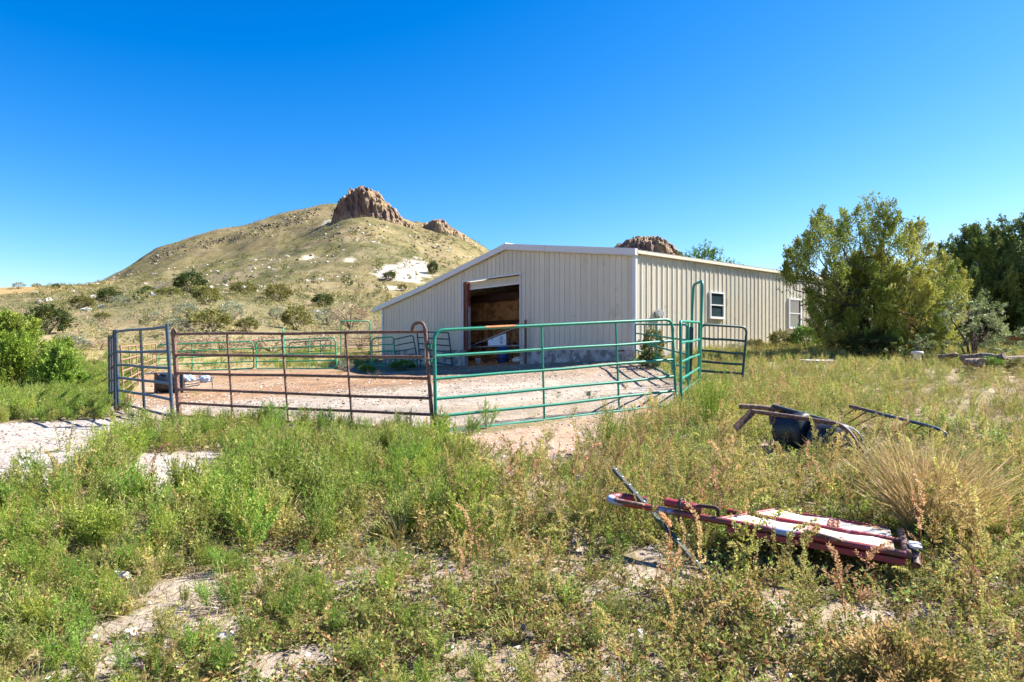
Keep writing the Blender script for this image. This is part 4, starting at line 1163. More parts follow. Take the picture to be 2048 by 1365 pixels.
def cabin():
    c = P(1985, 668, 36); gz = Hs(c.x, c.y)
    root = empty("log_cabin", Vector((c.x, c.y, gz)), "brown log cabin glimpsed between the dark trees", "cabin")
    root["kind"] = "thing"
    me = MB().tube([(-3.2, 0, 0), (3.2, 0, 0)], .13, 8).mesh("log"); me.materials.append(M['log'])
    for k in range(10):
        o = bpy.data.objects.new("log", me); C.objects.link(o); o.parent = root; o.location = (0, 0, .1 + k * .25)
    me2 = MB().tube([(0, 0, 0), (0, 5, 0)], .13, 8).mesh("log"); me2.materials.append(M['log'])
    for sx in (-3, 3):
        for k in range(10):
            o = bpy.data.objects.new("log", me2); C.objects.link(o); o.parent = root; o.location = (sx, 0, .22 + k * .25)
    rf = MB().add([(-3.8, -.7, 2.45), (3.8, -.7, 2.45), (3.8, 2.5, 3.9), (-3.8, 2.5, 3.9), (-3.8, 5.7, 2.45), (3.8, 5.7, 2.45), (-3.8, -.7, 2.55), (3.8, -.7, 2.55), (3.8, 2.5, 4.0), (-3.8, 2.5, 4.0), (-3.8, 5.7, 2.55), (3.8, 5.7, 2.55)],
                  [(0, 1, 2, 3), (3, 2, 5, 4), (9, 8, 7, 6), (10, 11, 8, 9), (0, 6, 7, 1), (4, 5, 11, 10)])
    o = place("roof", rf.mesh("roof"), M['logshade']); o.parent = root
    wn_ = MB().box((-1.2, -.14, 1.4), (.9, .1, 1.0)); o = place("window", wn_.mesh("window"), M['glass']); o.parent = root
    fr = MB()
    for bx, bz, sx, sz in ((-1.2, 1.95, 1.1, .1), (-1.2, .85, 1.1, .1), (-1.7, 1.4, .1, 1.0), (-.7, 1.4, .1, 1.0)): fr.box((bx, -.17, bz), (sx, .1, sz))
    f = place("frame", fr.mesh("frame"), M['log']); f.parent = o
cabin()
# stones lying in the foreground
for px, py, r, m_, lb, sq in ((245, 1160, 0.046, 'stone', "bright white stone in the weeds at lower left", (1.1, .9, .85)), (443, 1283, 0.046, 'stone', "flat pale stone near the bottom, left of center", (1.2, 1, .5)),
                              (1050, 1282, 0.043, 'stone_dark', "dark grey angular stone at bottom center", (.8, .9, 1.0)), (1280, 1282, 0.037, 'stone', "white stone at the bottom right of the dark stone", (1.1, .9, .8)),
                              (262, 1272, 0.031, 'stone', "small white stone near the lower left corner", (1.2, .9, .6)), (360, 1338, 0.031, 'stone', "little white stone at the bottom edge, left side", (1.2, .9, .6)),
                              (1162, 962, .055, 'stone', "white stone in grass below the bright green gate", (1.2, .9, .7)), (1478, 848, .06, 'stone', "pale stone beside the tipped feeder's bent strap", (1.2, .9, .7))):
    g = hit(px, py)
    o = place("stone", lump_mesh("stone", r, px * .013, 3, sq, .6, 1.2), M[m_]); o.location = g + Vector((0, 0, r * .35))
    o.rotation_euler = (0, 0, px)
    tag(o, lb, "stone")
#@@PART3
# ------------------------------------------------------------------ plants
def unit(a): return a / np.maximum(np.linalg.norm(a, axis=-1, keepdims=True), 1e-9)
class Leaves:
    """many small leaf faces in one mesh, a colour for each"""
    def __init__(self, seed):
        self.r = np.random.default_rng(seed); self.V = []; self.Cc = []; self.n = 0
    def add(self, p, d, L, Wd, col, var=0.15, side=None):
        p, d = np.atleast_2d(p), unit(np.atleast_2d(d))
        n = len(p)
        L = np.broadcast_to(np.asarray(L, float), (n,))[:, None]; Wd = np.broadcast_to(np.asarray(Wd, float), (n,))[:, None]
        if side is None: side = unit(np.cross(d, self.r.normal(size=(n, 3))))
        v = np.stack([p, p + d * L * .42 + side * Wd / 2, p + d * L, p + d * L * .42 - side * Wd / 2], 1)
        c = np.broadcast_to(np.asarray(col, float), (n, 3)) * (1 + self.r.uniform(-var, var, (n, 1)))
        self.V.append(v.reshape(-1, 3)); self.Cc.append(np.repeat(c, 4, axis=0)); self.n += n
        return self
    def strip(self, pts, w, col):
        """a thin stem as crossed ribbons"""
        pts = np.asarray(pts, float)
        d = pts[1:] - pts[:-1]
        self.add(np.repeat(pts[:-1], 2, 0), np.repeat(d, 2, 0), np.repeat(np.linalg.norm(d, axis=1) * 1.25, 2), w, col, .08)
    def mesh(self, name, mat):
        V = np.concatenate(self.V); c = np.concatenate(self.Cc)
        me = fast_mesh(name, V, [np.arange(len(V)).reshape(-1, 4)], np.clip(c, 0, 1))
        me.materials.append(mat)
        return me
def curve(p, d, L, bend, n=6, r=None):
    """points of a bending stem"""
    out = [np.array(p, float)]; d = unit(np.array(d, float))
    for k in range(n):
        d = unit(d + np.array(bend) / n + (r.normal(size=3) * .05 if r is not None else 0))
        out.append(out[-1] + d * L / n)
    return np.array(out)
def along(pts, t):
    t = np.clip(t, 0, 1) * (len(pts) - 1); i = np.minimum(t.astype(int), len(pts) - 2); f = (t - i)[:, None]
    return pts[i] * (1 - f) + pts[i + 1] * f, unit(pts[i + 1] - pts[i])

def kochia(seed, h=.42, nst=16, col=lin(134, 156, 60), col2=lin(166, 178, 88), spread=.55, nl=34):
    q = Leaves(seed); r = q.r
    for s in range(nst):
        a = r.uniform(0, 6.28); lean = r.uniform(.05, spread)
        d = (math.cos(a) * lean, math.sin(a) * lean, 1)
        pts = curve((math.cos(a) * .02, math.sin(a) * .02, -.02), d, h * r.uniform(.6, 1.1), (0, 0, .35), 6, r)
        q.strip(pts, .004, np.array(col) * .8)
        t = r.uniform(.12, 1, nl); p, dd = along(pts, t)
        q.add(p, dd * .8 + r.normal(size=(nl, 3)) * .7 + [0, 0, .3], r.uniform(.018, .036, nl), r.uniform(.005, .009, nl), np.array(col) if r.random() < .7 else np.array(col2), .22)
        for b in range(5):
            tb = r.uniform(.25, .9, 1); pb, db = along(pts, tb)
            bp_ = curve(pb[0], db[0] * .7 + r.normal(size=3) * .6 + [0, 0, .2], h * r.uniform(.15, .32), (0, 0, .4), 3, r)
            q.strip(bp_, .003, np.array(col) * .85)
            m_ = 12; p, dd = along(bp_, r.uniform(.1, 1, m_))
            q.add(p, dd + r.normal(size=(m_, 3)) * .6, r.uniform(.014, .03, m_), r.uniform(.004, .008, m_), col2 if b % 2 else col, .2)
    return q
def spike(q, pts, col, rad=.008, n=70):
    r = q.r
    p, dd = along(pts, r.uniform(0, 1, n))
    o = r.normal(size=(n, 3)); o = unit(o - dd * (o * dd).sum(1, keepdims=True))
    q.add(p + o * rad * .3, o + dd * .7, r.uniform(.008, .016, n) * rad / .008, r.uniform(.006, .010, n) * rad / .008, col, .25)
def pigweed(seed, h=.6, red=.5, tan=.5, nl=26, nsp=5):
    q = Leaves(seed); r = q.r
    stemc = np.array(lin(158, 92, 70)) * red + np.array(lin(140, 140, 70)) * (1 - red)
    spc = np.array(lin(184, 162, 104)) * tan + np.array(lin(154, 160, 80)) * (1 - tan)
    if red > .7 and tan > .7: spc = np.array(lin(190, 148, 112))
    leafc = np.array(lin(136, 150, 66))
    for s in range(int(r.integers(1, 3))):
        a = r.uniform(0, 6.28)
        pts = curve((0, 0, -.03), (math.cos(a) * .22, math.sin(a) * .22, 1), h * r.uniform(.75, 1.05), (0, 0, .1), 7, r)
        q.strip(pts, .008, stemc)
        p, dd = along(pts, r.uniform(.08, .85, nl))
        o = r.normal(size=(nl, 3)); o[:, 2] *= .4
        q.add(p + unit(o) * .012, unit(o) + [0, 0, .25], r.uniform(.018, .038, nl), r.uniform(.008, .015, nl), leafc if r.random() < .7 else np.array(lin(168, 150, 70)), .25)
        top = curve(pts[-1], pts[-1] - pts[-2], h * r.uniform(.2, .42), np.array([math.cos(a), math.sin(a), -.5]) * r.uniform(.1, 1.6), 6, r)
        spike(q, top, spc * 1.12, .011, 110)
        for b in range(nsp):
            pb, db = along(pts, r.uniform(.45, .98, 1))
            o = r.normal(size=3); o[2] = abs(o[2]) * .5 + .3
            sp = curve(pb[0], o, h * r.uniform(.10, .24), (0, 0, .6), 4, r)
            spike(q, sp, spc * r.uniform(.9, 1.25), .008, 40)
            q.strip(sp, .003, stemc)
    return q
def tuft(seed, h=.35, n=46, col=lin(196, 178, 122), col2=lin(164, 160, 84), spread=.7, w=.004, heads=0):
    q = Leaves(seed); r = q.r
    for k in range(n):
        a = r.uniform(0, 6.28); ln = r.uniform(.05, spread)
        c = np.array(col) * r.uniform(.85, 1.1) if r.random() < .6 else np.array(col2)
        pts = curve((math.cos(a) * .03 * r.random(), math.sin(a) * .03 * r.random(), -.02), (math.cos(a) * ln, math.sin(a) * ln, 1), h * r.uniform(.5, 1.1), np.array([math.cos(a), math.sin(a), -.6]) * r.uniform(.1, .7), 4, r)
        q.strip(pts, w, c)
        if heads and r.random() < heads: 
            spike(q, pts[-2:], np.array(lin(214, 190, 136)), .005, 14)
    return q
def field_weed(seed, h=.34, col=lin(156, 168, 84), tips=lin(196, 160, 100)):
    q = Leaves(seed); r = q.r
    for s in range(9):
        a = r.uniform(0, 6.28); ln = r.uniform(.05, .6)
        pts = curve((r.normal() * .03, r.normal() * .03, -.02), (math.cos(a) * ln, math.sin(a) * ln, 1), h * r.uniform(.5, 1.1), (0, 0, .2), 5, r)
        q.strip(pts, .005, np.array(col) * .9)
        n = 20; p, dd = along(pts, r.uniform(.1, 1, n))
        q.add(p, dd * .4 + r.normal(size=(n, 3)), r.uniform(.02, .042, n), r.uniform(.007, .014, n), np.array(col) * r.uniform(.8, 1.2), .25)
        if r.random() < .5: spike(q, pts[-3:], np.array(tips), .007, 26)
    return q
def ground_cover(seed, col=lin(136, 146, 74), col2=lin(178, 146, 96)):
    q = Leaves(seed); r = q.r
    for s in range(7):
        a = r.uniform(0, 6.28)
        pts = curve((0, 0, 0), (math.cos(a), math.sin(a), r.uniform(.2, .9)), r.uniform(.06, .16), (0, 0, .2), 4, r)
        q.strip(pts, .003, lin(160, 110, 80))
        n = 11; p, dd = along(pts, r.uniform(.1, 1, n))
        q.add(p, r.normal(size=(n, 3)) + [0, 0, .4], r.uniform(.010, .024, n), r.uniform(.007, .014, n), col if r.random() < .87 else col2, .25)
    return q
def litter(seed):
    q = Leaves(seed); r = q.r
    n = 22
    p = np.c_[r.normal(size=(n, 2)) * .12, r.uniform(.004, .03, n)]
    d = r.normal(size=(n, 3)); d[:, 2] *= .12
    q.add(p, d, r.uniform(.04, .16, n), r.uniform(.003, .005, n), lin(176, 156, 122), .25)
    return q

# ------------------------------------------------------------------ scattering of uncountable plants
def scatter_object(name, label, meshes, pts, rot, scl, idx, cat=None, kind="stuff"):
    src = bpy.data.collections.new(name + "_sources")
    for k, me in enumerate(meshes):
        o = bpy.data.objects.new("%s_source_%02d" % (name, k), me)
        src.objects.link(o)
    me = bpy.data.meshes.new(name)
    me.vertices.add(len(pts)); me.vertices.foreach_set("co", np.asarray(pts, np.float32).ravel())
    a = me.attributes.new("rot", 'FLOAT_VECTOR', 'POINT'); a.data.foreach_set("vector", np.asarray(rot, np.float32).ravel())
    a = me.attributes.new("scl", 'FLOAT', 'POINT'); a.data.foreach_set("value", np.asarray(scl, np.float32))
    a = me.attributes.new("idx", 'INT', 'POINT'); a.data.foreach_set("value", np.asarray(idx, np.int32))
    o = bpy.data.objects.new(name, me); C.objects.link(o)
    ng = bpy.data.node_groups.new(name, 'GeometryNodeTree')
    ng.interface.new_socket("Geometry", in_out='INPUT', socket_type='NodeSocketGeometry')
    ng.interface.new_socket("Geometry", in_out='OUTPUT', socket_type='NodeSocketGeometry')
    gi, go = ng.nodes.new("NodeGroupInput"), ng.nodes.new("NodeGroupOutput")
    ci = ng.nodes.new("GeometryNodeCollectionInfo"); ci.inputs["Collection"].default_value = src
    ci.inputs["Separate Children"].default_value = True; ci.inputs["Reset Children"].default_value = True
    ip = ng.nodes.new("GeometryNodeInstanceOnPoints"); ip.inputs["Pick Instance"].default_value = True
    def att(nm, ty):
        n = ng.nodes.new("GeometryNodeInputNamedAttribute"); n.data_type = ty; n.inputs["Name"].default_value = nm
        return n.outputs["Attribute"]
    ng.links.new(gi.outputs[0], ip.inputs["Points"]); ng.links.new(ci.outputs[0], ip.inputs["Instance"])
    ng.links.new(att("idx", 'INT'), ip.inputs["Instance Index"])
    ng.links.new(att("rot", 'FLOAT_VECTOR'), ip.inputs["Rotation"])
    ng.links.new(att("scl", 'FLOAT'), ip.inputs["Scale"])
    ng.links.new(ip.outputs[0], go.inputs[0])
    md = o.modifiers.new("scatter", 'NODES'); md.node_group = ng
    return tag(o, label, cat, None, kind)
BOXES = [(1.0, 5.0, 3.2, 4.6)]
def barn_ts(x, y): return (x - BC.x) * TD.x + (y - BC.y) * TD.y, (x - BC.x) * SD.x + (y - BC.y) * SD.y
def cand(n, r0, r1, amax=42):
    th = np.radians(rng.uniform(-amax, amax, n)); r = np.sqrt(rng.uniform(r0 * r0, r1 * r1, n))
    return r * np.sin(th), r * np.cos(th)
def area(r0, r1, amax=42): return math.radians(2 * amax) / 2 * (r1 * r1 - r0 * r0)
def bare_mask(x, y, soft=.25):
    jx, jy = x + (fbm(x, y, 2, 2.0) - .5) * soft * 2, y + (fbm(x + 7, y, 2, 2.0) - .5) * soft * 2
    b = inpoly(jx, jy, CORRAL)
    for p_ in BARE: b |= inpoly(jx, jy, p_)
    t, s = barn_ts(x, y)
    b |= (t > -.2) & (t < 20) & (s > -.3) & (s < 20)
    return b
def colrow(x, y):
    z = H(x, y)
    return CX + F * x / y, HOR - (z - EYE) / y * F, z
def scatter(name, label, meshes, dens, r0, r1, maxd, smin, smax, hscale=None, tilt=.12, amax=42):
    n = int(area(r0, r1, amax) * maxd)
    x, y = cand(n, r0, r1, amax)
    px, py, z = colrow(x, y)
    d = dens(x, y, px, py)
    keep = rng.random(n) * maxd < d
    x, y, z, px, py = x[keep], y[keep], z[keep], px[keep], py[keep]
    k = len(x)
    rot = np.c_[rng.normal(size=k) * tilt, rng.normal(size=k) * tilt, rng.uniform(0, 6.28, k)]
    scl = rng.uniform(smin, smax, k)
    if hscale is not None: scl = scl * hscale(x, y, px, py)
    print(name, k)
    return scatter_object(name, label, meshes, np.c_[x, y, z], rot, scl, rng.integers(0, len(meshes), k))

fence_free = lambda x, y: ~bare_mask(x, y)
def d_kochia(x, y, px, py):
    n = fbm(x, y, 3, .8)
    thick = sstep(.30, .5, n)
    d = np.zeros_like(x)
    zone = (px < 985 + 40 * (n - .5) * 4) & (y > 4.35 + (n - .5) * 1.2) & (y < 12.6)
    d = np.where(zone, 24 * (0.25 + .75 * thick), d)
    d = np.where((y <= 4.35 + (n - .5) * 1.2), (58 * sstep(.32, .54, n) + np.where(px < 420, 26, 9)) * (1 - .9 * pale(x, y)) * np.where(px > 900, .45, 1), d)
    d = np.where((px >= 985) & (y > 4.2) & (y < 9) & (px < 1260), 13 * thick, d)
    d = np.where((px >= 1260) & (y < 12), 3 * thick, d)
    d = np.where((px < 260) & (y >= 12.6) & (y < 30), 16 * thick + 3, d)
    d = np.where((y > 33) & (y < 46) & (px < 760), 5 * sstep(.4, .6, n), d)
    d = np.where((px > 1340) & (px < 1480) & (y > 9) & (y < 13), 8 * thick, d)
    d = np.where((px > 1490) & (px < 1835) & (y > 3.35) & (y < 4.75), 0, d)
    return d * ~bare_mask(x, y)
hs_k = lambda x, y, px, py: np.where((y > 4.5) & (px < 985), .42 + .95 * fbm(x + 3, y, 3, .8), .40 * np.where(px > 600, .85, 1)) * np.where((px > 150) & (px < 520) & (y > 9.6) & (y < 12.5), .7, 1) * np.where(y > 12.6, 1.05, 1)
K = [kochia(100 + i, .42, 15).mesh("green_weed", M['leaf']) for i in range(4)] + [kochia(110 + i, .40, 14, lin(146, 152, 74), lin(176, 172, 108)).mesh("green_weed", M['leaf']) for i in range(2)]
scatter("green_weeds", "bright green feathery weeds carpeting the yard in front of the corral", K, d_kochia, 1.7, 46, 62, .7, 1.3, hs_k, .22)

def d_pig(x, y, px, py):
    n = sstep(.35, .58, fbm(x + 40, y, 3, .7))
    d = np.where((px > 880) & (y < 6.5), 30 * (.25 + .75 * n), 0)
    d = np.where((px > 1250) & (y < 6.5), 36 * (.35 + .65 * n), d)
    d = np.where((px <= 880) & (y < 4.4), 7 * n, d)
    d = np.where((px > 1180) & (y >= 6.5) & (y < 12), 6 * n, d)
    d = np.where((px > 1450) & (y >= 12) & (y < 18), 2 * n, d)
    d = np.where((px < 880) & (y >= 4.4) & (y < 9), 1.2 * n, d)
    box = (px > 1480) & (px < 1830) & (y > 3.75) & (y < 4.7)
    d = np.where(box, 1.0, d)
    d = np.where((px > 1490) & (px < 1930) & (y > 5.9) & (y < 8.3), d * .25, d)
    d = d * (1 - .6 * pale(x, y))
    d = np.where((px > 1500) & (px < 1840) & (y > 3.2) & (y < 3.85), d * .4, d)
    d = np.where((px > 1840) & (y > 11) & (y < 19), d * .15, d)
    d = np.where((px > 1490) & (px < 1835) & (y > 3.35) & (y < 4.75), 0, d)
    return d * np.where(bare_mask(x, y), .12, 1)
PG = [pigweed(200, .5, .2, .3), pigweed(201, .55, .6, .6), pigweed(202, .42, .3, .8), pigweed(203, .6, .8, .8), pigweed(204, .45, .1, .1), pigweed(205, .38, .5, .5), pigweed(206, .5, .2, .6), pigweed(207, .35, .9, .4)] + [pigweed(208 + k, .62, .5 + .1 * k, .7, 10, 9) for k in range(4)]
PGM = [q.mesh("pigweed", M['leaf']) for q in PG]
hs_p = lambda x, y, px, py: np.where(y < 3.4, np.where(px > 1000, .66, .5), .85) * np.where((px < 1250) & (y < 4.6), .8, 1.0)
scatter("amaranth_weeds", "dense amaranth weeds with tan seed spikes in the right foreground", PGM, d_pig, 1.7, 18, 46, .6, 1.15, hs_p, .13)

def d_dry(x, y, px, py):
    n = sstep(.36, .6, fbm(x - 20, y + 5, 3, .6))
    d = np.where((px > 1150) & (px < 1520) & (y > 5) & (y < 9.5), 16 * n + 4, 1.6 * n)
    d = np.where((px > 1330) & (y > 9.5) & (y < 30), 7 * n + 1, d)
    d = np.where((px < 300) & (y > 11) & (y < 30), 3 * n, d)
    d = np.where((px > 1600) & (y < 7), 9 * n, d)
    d = np.where((y < 4.8) & (px < 1600), 5 * n + 2, d)
    d = np.where((y > 34) & (y < 60) & (px < 760), 3, d)
    d = np.where((px > 1490) & (px < 1835) & (y > 3.35) & (y < 4.75), 0, d)
    return d * np.where(bare_mask(x, y), .06, 1)
DG = [tuft(300 + i, .36, 40).mesh("dry_grass", M['dry']) for i in range(3)] + [tuft(310 + i, .32, 40, lin(150, 158, 76), lin(178, 172, 96)).mesh("dry_grass", M['dry']) for i in range(2)]
scatter("dry_grass", "straw colored dry grass tufts among the weeds", DG, d_dry, 1.7, 60, 20, .6, 1.2, lambda x, y, px, py: np.where(y < 4.6, .55, 1.0))

def d_field(x, y, px, py):
    n = sstep(.3, .55, fbm(x + 77, y, 3, .45))
    d = np.where((px > 1240) & (y > 5.5) & (y < 30), (20 * n + 5) * np.where(y > 16, .7, 1), 0)
    d = np.where((px > 880) & (y < 5.5), 12 * n + 2, d)
    d = np.where((px < 300) & (y > 12.5) & (y < 34), 5 * n, d)
    d = np.where((px > -200) & (px < 985) & (y > 4.0) & (y < 12), 9 * n + 1, d)
    d = np.where((px < 880) & (y < 4.4), 16 * n + 3, d) * (1 - .8 * pale(x, y))
    d = np.where((px > 1490) & (px < 1930) & (y > 5.9) & (y < 8.3), d * .25, d)
    d = np.where((px > 1500) & (px < 1840) & (y > 3.2) & (y < 3.85), d * .4, d)
    d = np.where((px > 1840) & (y > 11) & (y < 19), d * .15, d)
    d = np.where((px > 1490) & (px < 1835) & (y > 3.35) & (y < 4.75), 0, d)
    return d * np.where(bare_mask(x, y), .02, 1)
FW = [field_weed(400 + i, .32).mesh("field_weed", M['leaf']) for i in range(3)] + [field_weed(410, .34, lin(184, 170, 106)).mesh("field_weed", M['leaf']), field_weed(411, .3, lin(138, 152, 68), lin(176, 168, 92)).mesh("field_weed", M['leaf'])]
scatter("field_weeds", "olive and yellow field weeds covering the right side field", FW, d_field, 1.7, 34, 26, .6, 1.2, lambda x, y, px, py: np.where(y < 4.4, .55, 1) * (.75 + .5 * fbm(x, y, 2, .3)))

def d_cover(x, y, px, py):
    n = sstep(.3, .56, fbm(x + 11, y + 3, 3, 1.1))
    d = np.where(y < 5.2, 190 * (.2 + .8 * n), np.where(y < 9, 58 * (.25 + .75 * n), 10 * n)) * (1 - .85 * pale(x, y))
    return d * np.where(bare_mask(x, y, .15), .05, 1)
GC = [ground_cover(500 + i).mesh("ground_cover", M['leaf']) for i in range(3)] + [ground_cover(510, lin(138, 138, 76), lin(176, 124, 80)).mesh("ground_cover", M['leaf'])]
scatter("ground_cover", "low creeping leaves and seedlings over pale soil", GC, d_cover, 1.6, 12, 190, .6, 1.5)
LT = [litter(520 + i).mesh("dead_stems", M['dry']) for i in range(4)]
scatter("dead_stems", "fallen straw and dead stems littering the soil", LT, lambda x, y, px, py: np.where(y < 6, 26, np.where(y < 10, 12, 3)) * np.where(bare_mask(x, y), .15, 1), 1.6, 14, 26, .6, 1.3)

def pebble(seed): 
    me = lump_mesh("pebble", 1, seed, 1, (1.1, .9, .6), .5); return me
PB = []
for i in range(5):
    me = pebble(i * 3.1); me.materials.append(M['stone'] if i < 2 else M['stone_dark'] if i < 4 else M['rust']); PB.append(me)
def d_peb(x, y, px, py):
    inc = inpoly(x, y, CORRAL); b = np.zeros(len(x), bool)
    for p_ in BARE: b |= inpoly(x, y, p_)
    return np.where(inc, np.where(y < 24, 20 * sstep(.3, .6, fbm(x, y, 3, .8)) + 4, 8), np.where(b, 60, np.where(y < 8, 30, 4)))
scatter("gravel", "loose pebbles strewn over corral and bare soil", PB, d_peb, 1.6, 30, 60, .006, .026, lambda x, y, px, py: np.where(rng.random(len(x)) < .04, 2.0, 1.0) * np.where(y > 14, 1.4, 1))

# ------------------------------------------------------------------ bushes and trees
def spray(q, base, ax, L, rad, n, lf, col, var=.2, wf=1.0):
    r = q.r; ax = unit(np.array(ax, float))
    t = r.uniform(0, 1, n) ** .9
    o = r.normal(size=(n, 3)); o = unit(o - ax * (o @ ax)[:, None])
    rr_ = rad * (1 - t) ** .6 * r.uniform(.2, 1, n)
    p = np.array(base) + ax * (t * L)[:, None] + o * rr_[:, None]
    q.add(p, ax * .9 + o * .75 + r.normal(size=(n, 3)) * .25, r.uniform(.6, 1.3, n) * lf, r.uniform(.35, .6, n) * lf * wf, np.array(col) * r.uniform(.82, 1.18), var)
def bush(seed, col, col2, nsp=150, nlf=18, lf=.075, up=.45, tall=1.0, hole=.3):
    """unit bush: about 1 wide, 1 high before scaling"""
    q = Leaves(seed); r = q.r
    lob = r.normal(size=(6, 3)); lob[:, 2] = abs(lob[:, 2]); lob = unit(lob)
    for s in range(nsp):
        d = r.normal(size=3); d[2] = d[2] * .8 + .25; d = unit(d)
        k = .80 + .35 * max(0, float(np.max(lob @ d)) - .7) / .3 * .6
        rad = k * r.uniform(hole, 1) ** .5 * (1.22 if r.random() < .14 else 1)
        b = np.array([d[0] * .42 * rad, d[1] * .42 * rad, max(.03, .42 + d[2] * .42 * rad * tall)])
        spray(q, b, d + [0, 0, up], r.uniform(.10, .22), .075, nlf, lf, col if r.random() < .65 else col2)
    return q
def stems(seed, n=9, col=None):
    r = random.Random(seed); mb = MB()
    for k in range(n):
        a = r.uniform(0, 6.28); e = r.uniform(.15, .42); h = r.uniform(.35, .75)
        mb.tube([(0, 0, -.05), (math.cos(a) * e * .45, math.sin(a) * e * .45, h * .5), (math.cos(a) * e, math.sin(a) * e, h)], [.02, .013, .006], 5, False)
    return mb.mesh("stems")
DARK, OLIVE, GREY, DRYC, GRN = (lin(74, 88, 44), lin(100, 108, 54)), (lin(120, 120, 62), lin(142, 136, 78)), (lin(134, 140, 112), lin(160, 158, 132)), (lin(168, 146, 118), lin(190, 170, 144)), (lin(104, 136, 48), lin(132, 156, 60))
BM = {}
for nm, cc, kw in (("dark", DARK, dict(nsp=190)), ("olive", OLIVE, dict(nsp=160)), ("grey", GREY, dict(nsp=120, lf=.06)), ("green", GRN, dict(nsp=170)), ("dry", DRYC, dict(nsp=120, nlf=16, lf=.055, hole=.15))):
    BM[nm] = [bush(600 + i + 10 * len(nm), cc[0], cc[1], **kw).mesh("foliage", M['needles']) for i in range(3)]
ST = [stems(i) for i in range(3)]
for s_ in ST: s_.materials.append(M['stalk'])
def twigs(seed, n=90):
    q = Leaves(seed); r = q.r
    for k in range(n):
        d = r.normal(size=3); d[2] = abs(d[2]) + .25
        pts = curve((r.normal() * .04, r.normal() * .04, 0), d, r.uniform(.45, .85), (0, 0, .25), 4, r)
        q.strip(pts * [.75, .75, 1], .010, np.array(lin(178, 164, 146)))
        for b in range(4):
            pb, db = along(pts, r.uniform(.4, 1, 1))
            q.strip(curve(pb[0] * [.75, .75, 1], db[0] + r.normal(size=3) * .8, .16, (0, 0, .2), 2, r), .007, np.array(lin(190, 178, 160)))
    return q
TW = [twigs(700 + i).mesh("branches", M['needles']) for i in range(2)]
def shrub(px, py, wpx, hpx, kind, label, cat="shrub", group=None, name="shrub", Y=None, parts=True):
    g = hit(px, py) if Y is None else P(px, py, Y)
    if Y is not None: g.z = Hs(g.x, g.y)
    w, h = wpx / F * g.y, hpx / F * g.y
    k = R.randrange(3)
    if not parts:
        o = bpy.data.objects.new(name, BM[kind][k]); C.objects.link(o)
        o.location = g; o.scale = (w, w, h); o.rotation_euler = (0, 0, R.uniform(0, 6.28))
        return tag(o, label, cat, group)
    root = empty(name, g, label, cat, group, R.uniform(0, 6.28))
    root.scale = (w, w, h)
    for nm, me in ((("branches", TW[k % 2]),) if kind == "twigs" else (("foliage", BM[kind][k]), ("stems", ST[k]))):
        o = bpy.data.objects.new(nm, me); C.objects.link(o); o.parent = root
    return root
MID = [
    (95, 668, 82, 60, "dark", "dark olive bush behind the bright green juniper at left"), (216, 608, 46, 34, "dark", "dark green bush on the left slope above the juniper"),
    (240, 612, 40, 22, "grey", "grey brush touching the dark bush on the left slope"), (165, 617, 44, 28, "olive", "loose olive bush left of the dark slope bush"),
    (326, 580, 36, 28, "twigs", "bare pale dead bush on the knoll crest"), (379, 587, 62, 44, "dark", "largest dark bush on the knoll crest right of the dead bush"),
    (414, 609, 56, 42, "olive", "round olive bush just below the largest dark knoll bush"), (338, 594, 50, 20, "olive", "low flat bush below the dead bush"),
    (296, 586, 28, 14, "dark", "low dark bush left of the dead bush"), (488, 589, 54, 26, "olive", "spreading olive bush right of the knoll crest"),
    (556, 604, 52, 38, "olive", "umbrella shaped small tree on the slope mid-left"), (646, 614, 42, 28, "dark", "round dark bush on the slope left of the barn"),
    (592, 660, 62, 50, "olive", "tall broom-like olive bush above the far green panels"), (553, 640, 36, 26, "grey", "grey brush left of the broom-like olive bush"),
    (375, 633, 46, 28, "grey", "blue-grey sagebrush in the middle of the left slope"), (462, 645, 54, 44, "grey", "upright grey bush above the rust brown panel"),
    (420, 664, 84, 48, "olive", "wide tangled olive bush above the brown panel"), (494, 664, 46, 30, "olive", "small olive bush right of the tangled bush"),
    (355, 668, 60, 34, "grey", "sparse grey scrub left of the tangled bush"), (310, 642, 30, 20, "grey", "small grey tuft bush alone on the pale slope"),
    (205, 640, 30, 16, "olive", "small tuft bush near the foot of the left slope"), (700, 660, 90, 60, "dry", "big grey-tan thicket beside the barn's left corner"),
    (745, 690, 60, 70, "twigs", "bare grey brush against the barn's left corner"), (655, 650, 50, 34, "grey", "grey brush left of the tan thicket"),
    (440, 705, 110, 40, "dry", "dry tan brush behind the leftmost far green panel"), (545, 706, 120, 40, "dry", "dry tan brush behind the second far green panel"),
    (640, 704, 100, 40, "dry", "dry tan brush behind the dark green far panel"), (350, 708, 80, 34, "dry", "dry tan brush near the far left corral corner"),
    (720, 700, 80, 44, "dry", "brown dry brush inside the tall far bow frame"), (145, 702, 70, 32, "grey", "low grey brush right of the bright green juniper"),
    (200, 700, 60, 24, "dry", "dry low brush at the slope foot behind the blue panels"), (37, 578, 24, 14, "grey", "tiny grey tree on the left skyline"),
    (112, 578, 16, 11, "dark", "tiny dark round bush on the left skyline"), (38, 603, 12, 8, "dry", "tiny reddish bush on the left ridge face"),
    (715, 588, 15, 14, "dry", "small orange-brown dead tree low on the hill"), (866, 548, 22, 26, "dark", "dark tree at the right edge of the white rock patch"),
    (780, 560, 26, 18, "dark", "dark tree at the lower left of the white rock patch"), (805, 582, 20, 14, "olive", "olive bush just under the white rock patch"),
    ]
